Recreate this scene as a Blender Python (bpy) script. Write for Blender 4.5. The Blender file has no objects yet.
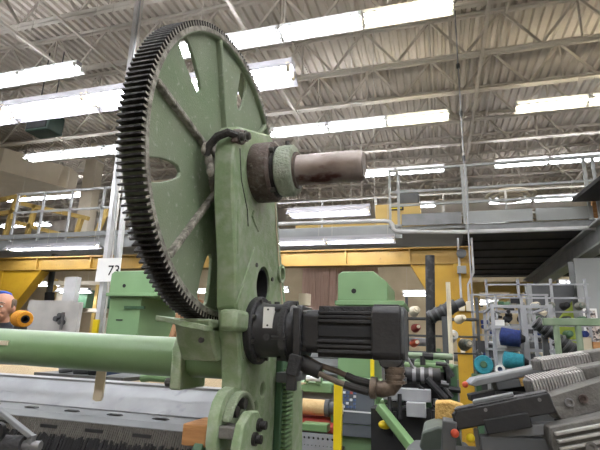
import bpy, bmesh, math, random
from math import sin, cos, pi, radians, hypot, atan2
from mathutils import Vector, Matrix, geometry

random.seed(7)
scene = bpy.context.scene
col = scene.collection

# ------------------------------------------------------------------ camera
CAM_YAW, CAM_PITCH, CAM_ROLL = radians(17), radians(14.6), radians(2.0)
f0 = Vector((-sin(CAM_YAW), cos(CAM_YAW), 0)); r0 = Vector((cos(CAM_YAW), sin(CAM_YAW), 0)); zz = Vector((0, 0, 1))
fw = cos(CAM_PITCH) * f0 + sin(CAM_PITCH) * zz
u0 = -sin(CAM_PITCH) * f0 + cos(CAM_PITCH) * zz
rt = cos(CAM_ROLL) * r0 + sin(CAM_ROLL) * u0
up = cos(CAM_ROLL) * u0 - sin(CAM_ROLL) * r0
cd = bpy.data.cameras.new('camera'); cam = bpy.data.objects.new('camera', cd); col.objects.link(cam)
cam.matrix_world = Matrix(((rt.x, up.x, -fw.x, 0), (rt.y, up.y, -fw.y, 0), (rt.z, up.z, -fw.z, 1.45), (0, 0, 0, 1)))
cd.sensor_width = 36; cd.lens = 36 * 455 / 600; cd.clip_start = 0.02; cd.clip_end = 200
scene.camera = cam

# ------------------------------------------------------------------ world, exposure
w = bpy.data.worlds.new('world'); scene.world = w; w.use_nodes = True
w.node_tree.nodes['Background'].inputs[0].default_value = (0.9, 0.92, 1, 1)
w.node_tree.nodes['Background'].inputs[1].default_value = 0.05
scene.view_settings.view_transform = 'Standard'; scene.view_settings.look = 'None'
scene.view_settings.gamma = 1; scene.view_settings.use_curve_mapping = False
scene.view_settings.exposure = 0.9
TUBE_POWER, TUBE_POWER_NEAR = 24.0, 36.0   # unseen rows over the camera are set brighter to light the foreground

# ------------------------------------------------------------------ materials
def srgb(c):
    return tuple((x / 255 / 12.92) if x / 255 <= .04045 else ((x / 255 + .055) / 1.055) ** 2.4 for x in c) + (1,)
MATS = {}
def mat(name, c1, c2=None, scale=6, rough=.55, metal=0.0, bump=0.0, bscale=60, detail=6, lo=.35, hi=.65, c3=None, s3=40, lo3=.6, hi3=.7, stretch=None, spec=.5):
    m = bpy.data.materials.new(name); m.use_nodes = True; nt = m.node_tree; b = nt.nodes['Principled BSDF']
    b.inputs['Roughness'].default_value = rough; b.inputs['Metallic'].default_value = metal
    b.inputs['Specular IOR Level'].default_value = spec
    tc = nt.nodes.new('ShaderNodeTexCoord'); vec = tc.outputs['Object']
    if stretch:
        mp = nt.nodes.new('ShaderNodeMapping'); mp.inputs['Scale'].default_value = stretch
        nt.links.new(vec, mp.inputs['Vector']); vec = mp.outputs['Vector']
    def noise(s, d=detail):
        n = nt.nodes.new('ShaderNodeTexNoise'); n.inputs['Scale'].default_value = s; n.inputs['Detail'].default_value = d
        nt.links.new(vec, n.inputs['Vector']); return n.outputs['Fac']
    def mix(a, bcol, fac, l, h):
        mr = nt.nodes.new('ShaderNodeMapRange'); mr.inputs[1].default_value = l; mr.inputs[2].default_value = h
        nt.links.new(fac, mr.inputs[0])
        x = nt.nodes.new('ShaderNodeMix'); x.data_type = 'RGBA'
        nt.links.new(mr.outputs[0], x.inputs[0])
        if isinstance(a, tuple): x.inputs[6].default_value = a
        else: nt.links.new(a, x.inputs[6])
        x.inputs[7].default_value = bcol
        return x.outputs[2]
    out = srgb(c1)
    if c2: out = mix(out, srgb(c2), noise(scale), lo, hi)
    if c3: out = mix(out, srgb(c3), noise(s3), lo3, hi3)
    if isinstance(out, tuple): b.inputs['Base Color'].default_value = out
    else: nt.links.new(out, b.inputs['Base Color'])
    if bump:
        bp = nt.nodes.new('ShaderNodeBump'); bp.inputs['Strength'].default_value = bump; bp.inputs['Distance'].default_value = .01
        nt.links.new(noise(bscale, 4), bp.inputs['Height']); nt.links.new(bp.outputs[0], b.inputs['Normal'])
    MATS[name] = m
    return m
def emit(name, c, s):
    m = bpy.data.materials.new(name); m.use_nodes = True; b = m.node_tree.nodes['Principled BSDF']
    b.inputs['Base Color'].default_value = srgb(c); b.inputs['Emission Color'].default_value = srgb(c); b.inputs['Emission Strength'].default_value = s
    MATS[name] = m
mat('green', (138, 158, 122), (122, 144, 106), 5, .5, bump=.2, bscale=140, c3=(162, 170, 150), s3=24, lo3=.42, hi3=.75)
mat('green_dusty', (118, 136, 106), (136, 146, 124), 4, .7, bump=.3, bscale=200, c3=(168, 172, 158), s3=55, lo3=.6, hi3=.8)
mat('green_smooth', (106, 138, 92), (118, 146, 104), 3, .32, bump=.03)
mat('green_pale', (122, 154, 112), (112, 144, 102), 2, .5)
mat('green_dark', (58, 92, 64), (70, 104, 74), 4, .5)
mat('green_rail', (108, 128, 100), (132, 146, 124), 8, .6)
mat('green_wall', (150, 165, 60), (130, 150, 50), 2, .7)
mat('grease', (26, 24, 24), (48, 44, 42), 30, .55, bump=.5, bscale=120)
mat('lint', (172, 168, 158), (112, 108, 100), 45, .95, bump=.6, bscale=160)
mat('rusty_iron', (74, 62, 58), (104, 92, 86), 20, .6, .3, bump=.5, bscale=90, c3=(120, 114, 108), s3=60, lo3=.55, hi3=.7)
mat('shaft_steel', (168, 160, 154), (104, 86, 78), 9, .4, .55, bump=.1, bscale=60, c3=(78, 46, 42), s3=16, lo3=.52, hi3=.62, stretch=(.6, 1, 1))
mat('shaft_end', (120, 108, 102), (84, 72, 66), 20, .5, .5)
mat('collar_green', (168, 174, 160), (140, 152, 132), 25, .8, bump=.8, bscale=120)
mat('black_paint', (34, 34, 37), (46, 46, 48), 12, .45, bump=.12, bscale=80)
mat('black_dusty', (44, 44, 46), (92, 90, 92), 14, .7, bump=.4, bscale=120, lo=.5, hi=.72)
mat('black_matte', (27, 27, 29), (37, 37, 38), 6, .8)
mat('rubber', (38, 37, 37), (48, 46, 45), 20, .7)
mat('cable_brown', (112, 98, 84), (86, 74, 64), 30, .6)
mat('brass_dull', (122, 108, 96), (92, 80, 70), 40, .5, .5, bump=.3)
mat('steel', (150, 150, 152), (120, 120, 122), 10, .4, .6)
mat('bolt', (92, 90, 88), (60, 58, 56), 30, .5, .6, bump=.3)
mat('galv', (164, 166, 170), (146, 148, 152), 6, .5, .25, c3=(132, 134, 140), s3=9, lo3=.58, hi3=.66)
mat('grey_metal', (126, 128, 130), (110, 112, 114), 5, .55, .2)
mat('grey_paint', (152, 155, 154), (140, 143, 142), 2, .55)
mat('grey_dark', (84, 86, 88), (70, 72, 74), 4, .6)
mat('cast_grey', (118, 116, 112), (88, 86, 82), 9, .65, .25, bump=.4, bscale=90, c3=(70, 64, 60), s3=14, lo3=.6, hi3=.72)
mat('fin_alu', (178, 176, 172), (150, 147, 143), 10, .6, .3, bump=.3)
mat('white_paint', (226, 226, 226), None, rough=.45)
mat('reflector', (196, 196, 194), None, rough=.35)
mat('housing', (182, 180, 186), (170, 168, 174), 3, .5)
mat('pole_grey', (196, 196, 196), (178, 178, 178), 5, .5)
mat('ceil', (200, 191, 179), (191, 182, 170), 2, .8)
mat('joist', (200, 193, 182), (190, 183, 172), 3, .75)
mat('tan', (222, 212, 192), (212, 202, 182), 2, .8)
mat('wall', (196, 180, 150), (184, 168, 138), 1.5, .85)
mat('floor', (120, 116, 110), (98, 94, 90), 2.5, .5, c3=(80, 76, 72), s3=12, lo3=.6, hi3=.75)
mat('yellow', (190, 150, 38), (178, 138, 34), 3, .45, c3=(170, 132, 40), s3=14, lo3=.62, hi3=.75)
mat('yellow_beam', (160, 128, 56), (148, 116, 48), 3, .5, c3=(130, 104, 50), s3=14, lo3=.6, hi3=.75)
mat('cover_green', (84, 92, 82), (66, 74, 66), 8, .6)
mat('yellow_pale', (196, 166, 96), (186, 156, 84), 3, .6)
mat('yellow_bright', (222, 196, 20), (212, 184, 18), 4, .5)
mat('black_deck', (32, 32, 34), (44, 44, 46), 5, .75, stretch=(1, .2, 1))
mat('cloth_tan', (206, 178, 130), (196, 166, 116), 40, .9, bump=.3, bscale=300)
mat('burlap', (186, 166, 132), (150, 130, 98), 160, .95, bump=.6, bscale=300)
mat('yarn_black', (28, 28, 29), (38, 38, 40), 60, .9, stretch=(8, 1, .2))
mat('reed', (122, 118, 110), (90, 86, 80), 90, .6, .2, stretch=(6, 1, .3))
mat('wood', (184, 134, 84), (160, 112, 66), 8, .7, stretch=(1, 8, 8), bump=.2)
mat('planks', (172, 132, 98), (150, 112, 80), 6, .8, stretch=(6, 6, 1))
mat('pink_board', (212, 182, 168), (196, 164, 150), 5, .85, stretch=(6, 1, .6))
mat('red', (168, 66, 54), (150, 54, 46), 8, .7)
mat('orange', (216, 92, 34), (200, 80, 28), 10, .6)
mat('orange_red', (206, 84, 50), (190, 72, 44), 10, .6)
mat('sponge', (214, 176, 106), (186, 146, 80), 50, .95, bump=1, bscale=90)
mat('yarn_gold', (214, 148, 34), (196, 128, 26), 40, .9, bump=.4, bscale=160, stretch=(1, 1, 4))
mat('yarn_blue', (30, 48, 104), (24, 38, 84), 40, .9, bump=.4, bscale=160)
mat('yarn_teal', (44, 132, 146), (34, 112, 126), 40, .9, bump=.4, bscale=160)
mat('yarn_mix', (92, 104, 96), (140, 132, 120), 30, .9)
mat('cream', (222, 212, 190), (212, 200, 176), 6, .6)
mat('paper', (228, 228, 224), None, rough=.8)
mat('ink', (24, 24, 26), None, rough=.8)
mat('panel_dark', (72, 78, 84), (64, 70, 76), 4, .5)
mat('key_blue', (54, 78, 116), None, rough=.5)
mat('key_white', (204, 206, 206), None, rough=.5)
mat('skin', (196, 148, 122), (184, 132, 106), 12, .55, c3=(176, 116, 96), s3=20, lo3=.6, hi3=.8)
mat('hair', (96, 82, 70), (116, 102, 90), 60, .8)
mat('shirt', (40, 42, 50), (30, 32, 38), 10, .9)
mat('jeans', (52, 64, 90), (42, 54, 78), 20, .9)
mat('shoe', (40, 34, 30), None, rough=.7)
mat('cap_blue', (44, 84, 176), (36, 72, 156), 20, .8)
mat('photo', (120, 96, 84), (206, 198, 190), 22, .4, c3=(44, 40, 44), s3=30, lo3=.5, hi3=.56)
mat('purple', (120, 92, 150), None, rough=.6)
mat('wire', (190, 186, 180), None, rough=.5)
mat('panel_light', (190, 188, 184), (172, 170, 168), 6, .5)
mat('heater_green', (46, 66, 56), (36, 54, 46), 4, .6)
mat('dark_hole', (10, 10, 10), None, rough=.9)
emit('tube', (246, 248, 255), TUBE_POWER)
emit('tube_boosted', (248, 250, 255), TUBE_POWER_NEAR)
emit('tube_warm', (255, 246, 222), TUBE_POWER)

# ------------------------------------------------------------------ mesh builder
class MB:
    def __init__(s): s.v = []; s.f = []
    def add(s, vs, fs, M=None):
        o = len(s.v)
        s.v += [(M @ Vector(p)) if M else Vector(p) for p in vs]
        s.f += [tuple(i + o for i in f) for f in fs]; return s
    def box(s, lo, hi, M=None):
        x0, y0, z0 = lo; x1, y1, z1 = hi
        return s.add([(x0, y0, z0), (x1, y0, z0), (x1, y1, z0), (x0, y1, z0), (x0, y0, z1), (x1, y0, z1), (x1, y1, z1), (x0, y1, z1)],
                     [(0, 3, 2, 1), (4, 5, 6, 7), (0, 1, 5, 4), (1, 2, 6, 5), (2, 3, 7, 6), (3, 0, 4, 7)], M)
    def cbox(s, c, d, M=None):
        return s.box([c[i] - d[i] / 2 for i in range(3)], [c[i] + d[i] / 2 for i in range(3)], M)
    def lathe(s, o, ax, prof, n=24, M=None, cap=True):
        o = Vector(o); ax = Vector(ax).normalized()
        a = ax.orthogonal().normalized(); b = ax.cross(a)
        vs = []; fs = []
        for t, r in prof:
            for k in range(n):
                an = 2 * pi * k / n
                vs.append(o + ax * t + (a * cos(an) + b * sin(an)) * r)
        m = len(prof)
        for i in range(m - 1):
            for k in range(n):
                k2 = (k + 1) % n
                fs.append((i * n + k, i * n + k2, (i + 1) * n + k2, (i + 1) * n + k))
        if cap:
            fs.append(tuple(range(n - 1, -1, -1))); fs.append(tuple((m - 1) * n + k for k in range(n)))
        return s.add(vs, fs, M)
    def cyl(s, p0, p1, r, r1=None, n=16, M=None):
        p0 = Vector(p0); p1 = Vector(p1)
        return s.lathe(p0, p1 - p0, [(0, r), ((p1 - p0).length, r if r1 is None else r1)], n, M)
    def ring(s, o, ax, t0, t1, ri, ro, n=48, M=None):
        return s.lathe(o, ax, [(t0, ri), (t0, ro), (t1, ro), (t1, ri), (t0, ri)], n, M, cap=False)
    def bar(s, p0, p1, wd, ht, upv=(0, 0, 1), M=None):
        p0 = Vector(p0); p1 = Vector(p1); d = (p1 - p0); L = d.length; d.normalize(); u = Vector(upv)
        if abs(d.dot(u)) > .98: u = Vector((1, 0, 0))
        sd = d.cross(u).normalized(); u = sd.cross(d)
        vs = [p + sd * (a * wd / 2) + u * (b * ht / 2) for p in (p0, p1) for a, b in ((-1, -1), (1, -1), (1, 1), (-1, 1))]
        return s.add(vs, [(0, 1, 2, 3), (7, 6, 5, 4), (0, 4, 5, 1), (1, 5, 6, 2), (2, 6, 7, 3), (3, 7, 4, 0)], M)
    def path(s, pts, r, n=8, M=None):
        pts = [Vector(p) for p in pts]; vs = []; fs = []; prev = None
        for i, p in enumerate(pts):
            t = (pts[min(i + 1, len(pts) - 1)] - pts[max(i - 1, 0)]).normalized()
            if prev is None: a = t.orthogonal().normalized()
            else: a = (prev - t * prev.dot(t)).normalized()
            prev = a; b = t.cross(a); rr = r[i] if isinstance(r, (list, tuple)) else r
            for k in range(n):
                an = 2 * pi * k / n; vs.append(p + (a * cos(an) + b * sin(an)) * rr)
        for i in range(len(pts) - 1):
            for k in range(n):
                k2 = (k + 1) % n; fs.append((i * n + k, i * n + k2, (i + 1) * n + k2, (i + 1) * n + k))
        fs.append(tuple(range(n - 1, -1, -1))); fs.append(tuple((len(pts) - 1) * n + k for k in range(n)))
        return s.add(vs, fs, M)
    def prism(s, poly, holes, fn, h0, h1, M=None):
        loops = [poly] + list(holes); flat = [p for l in loops for p in l]; n = len(flat)
        ed = []; o = 0
        for l in loops:
            ed += [(o + i, o + (i + 1) % len(l)) for i in range(len(l))]; o += len(l)
        r_ = geometry.delaunay_2d_cdt([Vector((p[0], p[1])) for p in flat], ed, [], 0, 1e-7)
        def inside(x, y, l):
            c = False
            for i in range(len(l)):
                x0, y0 = l[i][:2]; x1, y1 = l[i - 1][:2]
                if (y0 > y) != (y1 > y) and x < (x1 - x0) * (y - y0) / (y1 - y0) + x0: c = not c
            return c
        tris = []
        for t in r_[2]:
            if any(not r_[3][i] for i in t): continue
            t = tuple(r_[3][i][0] for i in t)
            cx = sum(flat[i][0] for i in t) / 3; cy = sum(flat[i][1] for i in t) / 3
            if inside(cx, cy, poly) and not any(inside(cx, cy, h) for h in holes): tris.append(t)
        vs = [fn(p[0], p[1], h0) for p in flat] + [fn(p[0], p[1], h1) for p in flat]
        fs = [tuple(t) for t in tris] + [tuple(n + i for i in reversed(t)) for t in tris]
        o = 0
        for l in loops:
            m = len(l)
            for i in range(m):
                j = (i + 1) % m; fs.append((o + i, o + j, n + o + j, n + o + i))
            o += m
        return s.add(vs, fs, M)
    def ball(s, c, r, M=None, nu=14, nv=9):
        c = Vector(c); r = r if isinstance(r, (tuple, list)) else (r, r, r)
        vs = [c + Vector((0, 0, -r[2]))]
        for i in range(1, nv):
            ph = -pi / 2 + pi * i / nv
            for k in range(nu):
                th = 2 * pi * k / nu
                vs.append(c + Vector((r[0] * cos(ph) * cos(th), r[1] * cos(ph) * sin(th), r[2] * sin(ph))))
        vs.append(c + Vector((0, 0, r[2]))); L = len(vs) - 1; fs = []
        for k in range(nu):
            k2 = (k + 1) % nu
            fs.append((0, 1 + k2, 1 + k)); fs.append((L, L - nu + k, L - nu + k2))
            for i in range(nv - 2):
                a = 1 + i * nu
                fs.append((a + k, a + k2, a + nu + k2, a + nu + k))
        return s.add(vs, fs, M)
    def build(s, name, m, parent=None, bevel=0, angle=35, smooth=True, segs=2):
        off = Vector((0, 0, 0)); p = parent
        while p is not None: off = off + p.location; p = p.parent
        me = bpy.data.meshes.new(name)
        me.from_pydata([tuple(q - off) for q in s.v], [], s.f)
        bm = bmesh.new(); bm.from_mesh(me)
        bmesh.ops.recalc_face_normals(bm, faces=bm.faces); bm.to_mesh(me); bm.free()
        if smooth:
            for pl in me.polygons: pl.use_smooth = True
            me.set_sharp_from_angle(angle=radians(angle))
        me.materials.append(MATS[m])
        o = bpy.data.objects.new(name, me); col.objects.link(o); o.parent = parent
        if bevel:
            bv = o.modifiers.new('bevel', 'BEVEL'); bv.width = bevel; bv.segments = segs; bv.limit_method = 'ANGLE'; bv.angle_limit = radians(40)
        return o
YZ = lambda u, v, h: Vector((h, u, v))     # plate lying across the machine axis
XZ = lambda u, v, h: Vector((u, h, v))
XY = lambda u, v, h: Vector((u, v, h))

def tag(o, label, cat, group=None, kind=None):
    o['label'] = label; o['category'] = cat
    if group: o['group'] = group
    if kind: o['kind'] = kind
    return o
def thing(name, label, cat, loc, group=None):
    o = bpy.data.objects.new(name, None); col.objects.link(o); o.location = loc; o.empty_display_size = .1
    return tag(o, label, cat, group)
def struct(o): o['kind'] = 'structure'; return o
def copy_tree(o, parent=None):
    c = o.copy(); col.objects.link(c); c.parent = parent
    for ch in list(o.children): copy_tree(ch, c)
    return c
def frame(o, e1, upv=(0, 0, 1)):
    e1 = Vector(e1).normalized(); e2 = Vector(upv).cross(e1).normalized(); e3 = e1.cross(e2)
    o = Vector(o)
    return Matrix(((e1.x, e2.x, e3.x, o.x), (e1.y, e2.y, e3.y, o.y), (e1.z, e2.z, e3.z, o.z), (0, 0, 0, 1)))

# ================================================================== the hall
RX0, RX1, RY0, RY1, RZ = -24.0, 14.0, -8.0, 20.5, 7.45
struct(MB().box((RX0, RY0, -.1), (RX1, RY1, 0)).build('floor', 'floor', smooth=False))
struct(MB().box((RX0, RY1, 0), (RX1, RY1 + .2, RZ + .3)).build('wall_back', 'wall', smooth=False))
struct(MB().box((RX0 - .2, RY0, 0), (RX0, RY1, RZ + .3)).build('wall_left', 'wall', smooth=False))
struct(MB().box((RX1, RY0, 0), (RX1 + .2, RY1, RZ + .3)).build('wall_right', 'wall', smooth=False))
struct(MB().box((RX0, RY0 - .2, 0), (RX1, RY0, RZ + .3)).build('wall_front', 'wall', smooth=False))
# corrugated roof deck, flutes running away from the viewer
mb = MB(); P = .17; n = int((RX1 - RX0) / P); prof = []
for k in range(n):
    x = RX0 + k * P
    prof += [(x, RZ + .06), (x + .05, RZ + .06), (x + .072, RZ), (x + .148, RZ)]
vs = [(x, y, z) for y in (RY0, RY1) for x, z in prof]; m_ = len(prof)
mb.add(vs, [(i, i + 1, m_ + i + 1, m_ + i) for i in range(m_ - 1)])
ceiling = struct(mb.build('ceiling', 'ceil', smooth=False))
md = ceiling.modifiers.new('thick', 'SOLIDIFY'); md.thickness = .03; md.offset = 1
# open web joists: chords along X, webs zigzag
JB = 6.6; JT = RZ - .012
web_meshes = {}
JY = [2.45, 3.76, 5.07, 6.39, 7.71, 9.0, 10.3, 11.6, 12.9, 14.2, 15.5, 16.8, 18.1, 19.4]
for j, y in enumerate(JY):
    mb = MB()
    for dy in (-.045, .045):
        mb.box((RX0, y + dy - .03, JB), (RX1, y + dy + .03, JB + .012)); mb.box((RX0, y + dy * .25 - .006, JB), (RX1, y + dy * .25 + .006, JB + .06))
        mb.box((RX0, y + dy - .03, JT - .012), (RX1, y + dy + .03, JT)); mb.box((RX0, y + dy * .25 - .006, JT - .06), (RX1, y + dy * .25 + .006, JT))
    jo = mb.build('roof_joist', 'joist', ceiling, smooth=False)
    xa, xb = -15.2 - (y - 5) * .9, 5.2 + (y - 5) * .3
    rest = MB(); x = max(RX0 + .3, -23.5); i = 0
    while x < RX1 - .7:
        big = 2 <= j <= 6 and -9.5 < x < 4.8
        for (xs, zs, xe, ze, key) in ((x, JT, x + .62, JB + .03, 'a'), (x + .62, JB + .03, x + 1.24, JT, 'b'), (x + 1.24, JT, x + 1.24, JB + .03, 'c')):
            if key == 'c' and i % 2: continue
            if big:
                if key not in web_meshes:
                    o = MB().bar((xs - x, 0, zs), (xe - x, 0, ze), .035, .045 if key != 'c' else .03).build('web_bar', 'joist', None, smooth=False)
                    web_meshes[key] = o.data; bpy.data.objects.remove(o)
                o = bpy.data.objects.new('web_bar', web_meshes[key]); col.objects.link(o); o.parent = jo; o.location = (x, y, 0)
            else: rest.bar((xs, y, zs), (xe, y, ze), .035, .045)
        x += 1.24; i += 1
    if rest.v: rest.build('web_lattice', 'joist', jo, smooth=False)['kind'] = 'stuff'
# bridging angles and conduits that run across the joists
for x, z, wd in ((-9.6, JB - .02, .04), (-6.95, JB - .02, .05), (-5.87, JB - .02, .04), (-2.94, JB - .02, .055), (.94, JB - .02, .06), (4.2, JB - .02, .05), (-2.6, JT - .1, .04), (1.4, JT - .1, .04), (-8.4, JT - .1, .04)):
    MB().bar((x, 1.8, z), (x, RY1 - .1, z), wd, wd).build('bridging_bar', 'joist', ceiling, smooth=False)
for y, x, x2, z in ((9.0, .55, 0, 0), (7.71, .42, 0, 0), (9.0, -1.3, 0, 0), (10.3, .45, 0, 0)):
    MB().bar((x, y - .05, JB), (x, y - .05, JT), .09, .05).build('joist_stiffener', 'joist', ceiling, smooth=False)
# girder across the back and a second chord row
MB().box((-20, 16.1, 6.0), (RX1 - .1, 16.35, 6.55)).build('girder', 'joist', ceiling, smooth=False)

# ------------------------------------------------------------------ fluorescent fixtures
FL = 1.25
def make_fixture():
    root = thing('fluorescent_light', 'x', 'light', (0, 0, 0))
    mb = MB()
    mb.box((-FL / 2 + .006, -.062, .0), (FL / 2 - .006, .062, .085))
    mb.build('channel', 'reflector', root, smooth=False)
    for sy in (-1, 1):   # side reflectors with an open uplight slot beside the channel
        MB().prism([(sy * .104, -.002), (sy * .17, -.06), (sy * .166, -.066), (sy * .099, -.008)], [], lambda u, v, h: Vector((h, u, v)), -FL / 2 + .006, FL / 2 - .006).build('reflector', 'reflector', root, smooth=False)
        for sx in (-.45, 0, .45): MB().bar((sx, sy * .055, .03), (sx, sy * .108, -.004), .03, .006).build('reflector_bracket', 'housing', root, smooth=False)
    for y in (-.085, .085):
        t = MB().cyl((-FL / 2 + .04, y, -.035), (FL / 2 - .04, y, -.035), .023, n=10).build('tube', 'tube', root)
        for sx in (-1, 1):
            MB().cbox((sx * (FL / 2 - .028), y, -.02), (.024, .05, .07)).build('lamp_holder', 'white_paint', t, smooth=False)
    for sx in (-1, 1):
        MB().prism([(-.06, .03), (.06, .03), (.06, .088), (-.06, .088)], [], lambda u, v, h: Vector((h, u, v)), sx * (FL / 2 - .009), sx * (FL / 2 - .002)).build('end_plate', 'housing', root, smooth=False)
    return root
proto = make_fixture()
n_fix = [0]
def make_hood():
    root = thing('fluorescent_light', 'x', 'light', (0, 0, 0))
    hp = [(-.20, -.075), (-.06, .045), (-.06, .10), (.06, .10), (.06, .045), (.20, -.075), (.194, -.08), (.052, .036), (-.052, .036), (-.194, -.08)]
    MB().prism(hp, [], lambda u, v, h: Vector((h, u, v)), -FL / 2 + .006, FL / 2 - .006).build('hood', 'housing', root, smooth=False)
    for y in (-.085, .085):
        t = MB().cyl((-FL / 2 + .05, y, -.035), (FL / 2 - .05, y, -.035), .020, n=10).build('tube', 'tube', root)
        for sx in (-1, 1): MB().cbox((sx * (FL / 2 - .034), y, -.02), (.03, .05, .08)).build('lamp_holder', 'cream', t, smooth=False)
    for sx in (-1, 1): MB().prism([(-.06, .03), (.06, .03), (.06, .10), (-.06, .10)], [], lambda u, v, h: Vector((h, u, v)), sx * (FL / 2 - .009), sx * (FL / 2 - .002)).build('end_plate', 'housing', root, smooth=False)
    return root
hood = make_hood(); hood_used = [0]
def fixture(x, y, z, label, hang=None, group=None, s=1.0, closed=False, warm=False, new=False):  # new: stronger tubes, used for the unseen rows only
    if closed:
        o = hood if not hood_used[0] else copy_tree(hood); hood_used[0] += 1
    else:
        o = proto if n_fix[0] == 0 else copy_tree(proto)
    n_fix[0] += 0 if closed else 1
    if warm or new:
        for ch in o.children:
            if ch.name.startswith('tube'): ch.material_slots[0].link = 'OBJECT'; ch.material_slots[0].material = MATS['tube_warm' if warm else 'tube_boosted']
    o.location = (x, y, z); o['label'] = label
    if s != 1: o.scale = (1, s, s)
    if group: o['group'] = group
    if hang:
        for sx in (-.5, .5):
            h = MB().cyl((sx, 0, .06), (sx, 0, hang - z + .02), .003, n=5)
            ho = h.build('hanger_wire', 'joist', None); ho.parent = o; ho.scale = (1, 1 / s, 1 / s)
    return o
GR = 'overhead fluorescent fixtures in rows'
def row(y, cs, lab, z=6.0):
    for c, l in zip(cs, lab): fixture(c, y, z, l, RZ, GR, warm=(abs(c + .24) < .01 or abs(c - 2.21) < .01 or y == 8.72 and c > -1))
row(5.55, [-8.95, -7.70, -6.45, -4.0, -2.75, -1.495, -.24], [
    'fluorescent ceiling light cut off by the upper left corner', 'upper left fluorescent light whose end meets the picture edge', 'upper left fluorescent light ending in open air left of the gear',
    'fluorescent light seen only through the top slot of the gear', 'fluorescent light in the top row emerging from behind the gear rim', 'fluorescent light in the top row, middle one right of the gear', 'warmer fluorescent light at the right end of the top row'])
row(8.72, [-9.75, -8.49, -7.23, -5.98, -4.0, -2.75, -1.495, -.24, 2.21, 3.47, 4.72], [
    'fluorescent light at the left end of the row above the left catwalk', 'second fluorescent light from the left end above the left catwalk', 'fluorescent light above the left catwalk touching the gear teeth',
    'fluorescent light hidden behind the left part of the gear', 'fluorescent light hidden behind the right part of the gear', 'fluorescent light just right of the gear rim in the middle row', 'middle fluorescent light of the row above the shaft', 'fluorescent light at the right end of the row above the shaft',
    'fluorescent light alone below the joists at upper right', 'fluorescent light cut off by the right picture edge below the joists', 'fluorescent light beyond the right picture edge'])
row(11.62, [-13.8, -12.54, -11.28, -4.08, -2.82, -1.56, -.3, 2.13, 3.39, 4.65], [
    'distant fluorescent light behind the left handrail, far left', 'distant fluorescent light behind the left handrail posts', 'distant fluorescent light behind the left handrail next to the pole',
    'distant fluorescent light hidden behind the gear post', 'distant fluorescent light just under the bearing collar', 'distant fluorescent light just under the steel shaft', 'distant fluorescent light ending right of the shaft tip',
    'fluorescent light right above the grey handrail on the right', 'fluorescent light above the handrail at the right picture edge', 'distant fluorescent light beyond the right picture edge'])
row(17.9, [-18, -14, -10, -6, -2, 2, 6], ['fluorescent light in the farthest row, %s from the left' % q for q in ('first', 'second', 'third', 'fourth', 'fifth', 'sixth', 'seventh')])
row(14.8, [-17.6, -16.2, -.55, 2.3, 3.6], ['small far fluorescent light low behind the left handrail', 'second small far fluorescent light low behind the left handrail', 'far fluorescent light behind the pale bin on the platform', 'far fluorescent light behind the ring shaped air vent', 'far fluorescent light right of the ring shaped air vent'])
for y in (2.4, -.75, -3.9):
    for k in range(13): fixture(-8.0 + k * 1.5, y, 6.0, 'fluorescent ceiling light outside the picture', RZ, 'fixtures outside the picture', new=True)  # unseen rows, set close and boosted to brighten the foreground
# nearer, lower hung row beside the gear
for x, l in ((-1.935, 'large near fluorescent fixture ending right behind the gear'), (-3.19, 'large near fluorescent fixture hidden behind the gear'), (-4.44, 'large near fluorescent fixture touching the gear teeth on the left'), (-5.7, 'large near fluorescent fixture at the left picture edge')):
    fixture(x, 3.87, 4.15, l, RZ, 'low hung fixtures behind the gear', closed=True)
# fixtures beneath the catwalk
for x, y, z, l in ((-1.5, 6.3, 3.36, 'fluorescent fixture hung in front of the catwalk below the shaft'), (-1.29, 7.86, 3.28, 'fluorescent fixture under the catwalk edge, right one over the yellow beam'), (-2.54, 7.86, 3.28, 'fluorescent fixture under the catwalk edge beside the gear post'), (-7.5, 7.86, 3.33, 'fluorescent fixture under the left catwalk near the leaning poles'), (-8.75, 7.86, 3.33, 'fluorescent fixture under the left catwalk at the picture edge')):
    fixture(x, y, z, l, 3.47 if y > 7 else RZ, 'fixtures under the catwalk', .7, closed=True)
# few lights far below the deck
for x, y, z, l in ((-4.6, 12.1, 2.9, 'small far light between gear and left cabinet under the beam'), (-8.5, 15, 3.2, 'small far light seen above the metal panel'), (1.2, 15.5, 2.9, 'small far light above the far cone rack'), (3.3, 11.8, 3.0, 'small light over the lime green panel'), (-3.0, 13.0, 2.6, 'small far light low beside the pink boards'), (-.3, 13.0, 2.9, 'small far light behind the yellow brace'), (-13.5, 13, 3.2, 'small far light under the left yellow beam'), (-11.2, 12, 2.85, 'far light behind the grey stanchion under the left beam')):
    fixture(x, y, z, l, 3.36 if x > 2 else RZ, 'lights under the deck')

# ================================================================== bull gear on its shaft
GY, GZ = 1.331, 1.998
gear = thing('spur_gear', 'large green spur gear wheel with black greasy teeth and slotted web', 'gear', (-.70, GY, GZ - .49))
AX = (1, 0, 0)
mb = MB()
NS = 96
outer = [(GY + .464 * cos(2 * pi * k / NS), GZ + .464 * sin(2 * pi * k / NS)) for k in range(NS)]
holes = []
for k in range(6):
    a0 = radians(138.5 + 60 * k)
    er = (cos(a0), sin(a0)); et = (-sin(a0), cos(a0))
    shp = [(.440, .030), (.449, .020), (.452, 0), (.449, -.022), (.432, -.033), (.38, -.034), (.330, -.027), (.300, -.017), (.290, 0), (.300, .013), (.330, .021), (.385, .029)]
    holes.append([(GY + er[0] * a + et[0] * b, GZ + er[1] * a + et[1] * b) for a, b in shp])
mb.prism(outer, holes, YZ, -.692, -.680)
mb.build('web', 'green_dusty', gear, bevel=.003)
MB().ring((0, GY, GZ), AX, -.737, -.664, .456, .473, 120).build('rim', 'green_dusty', gear, bevel=.004)
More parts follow.
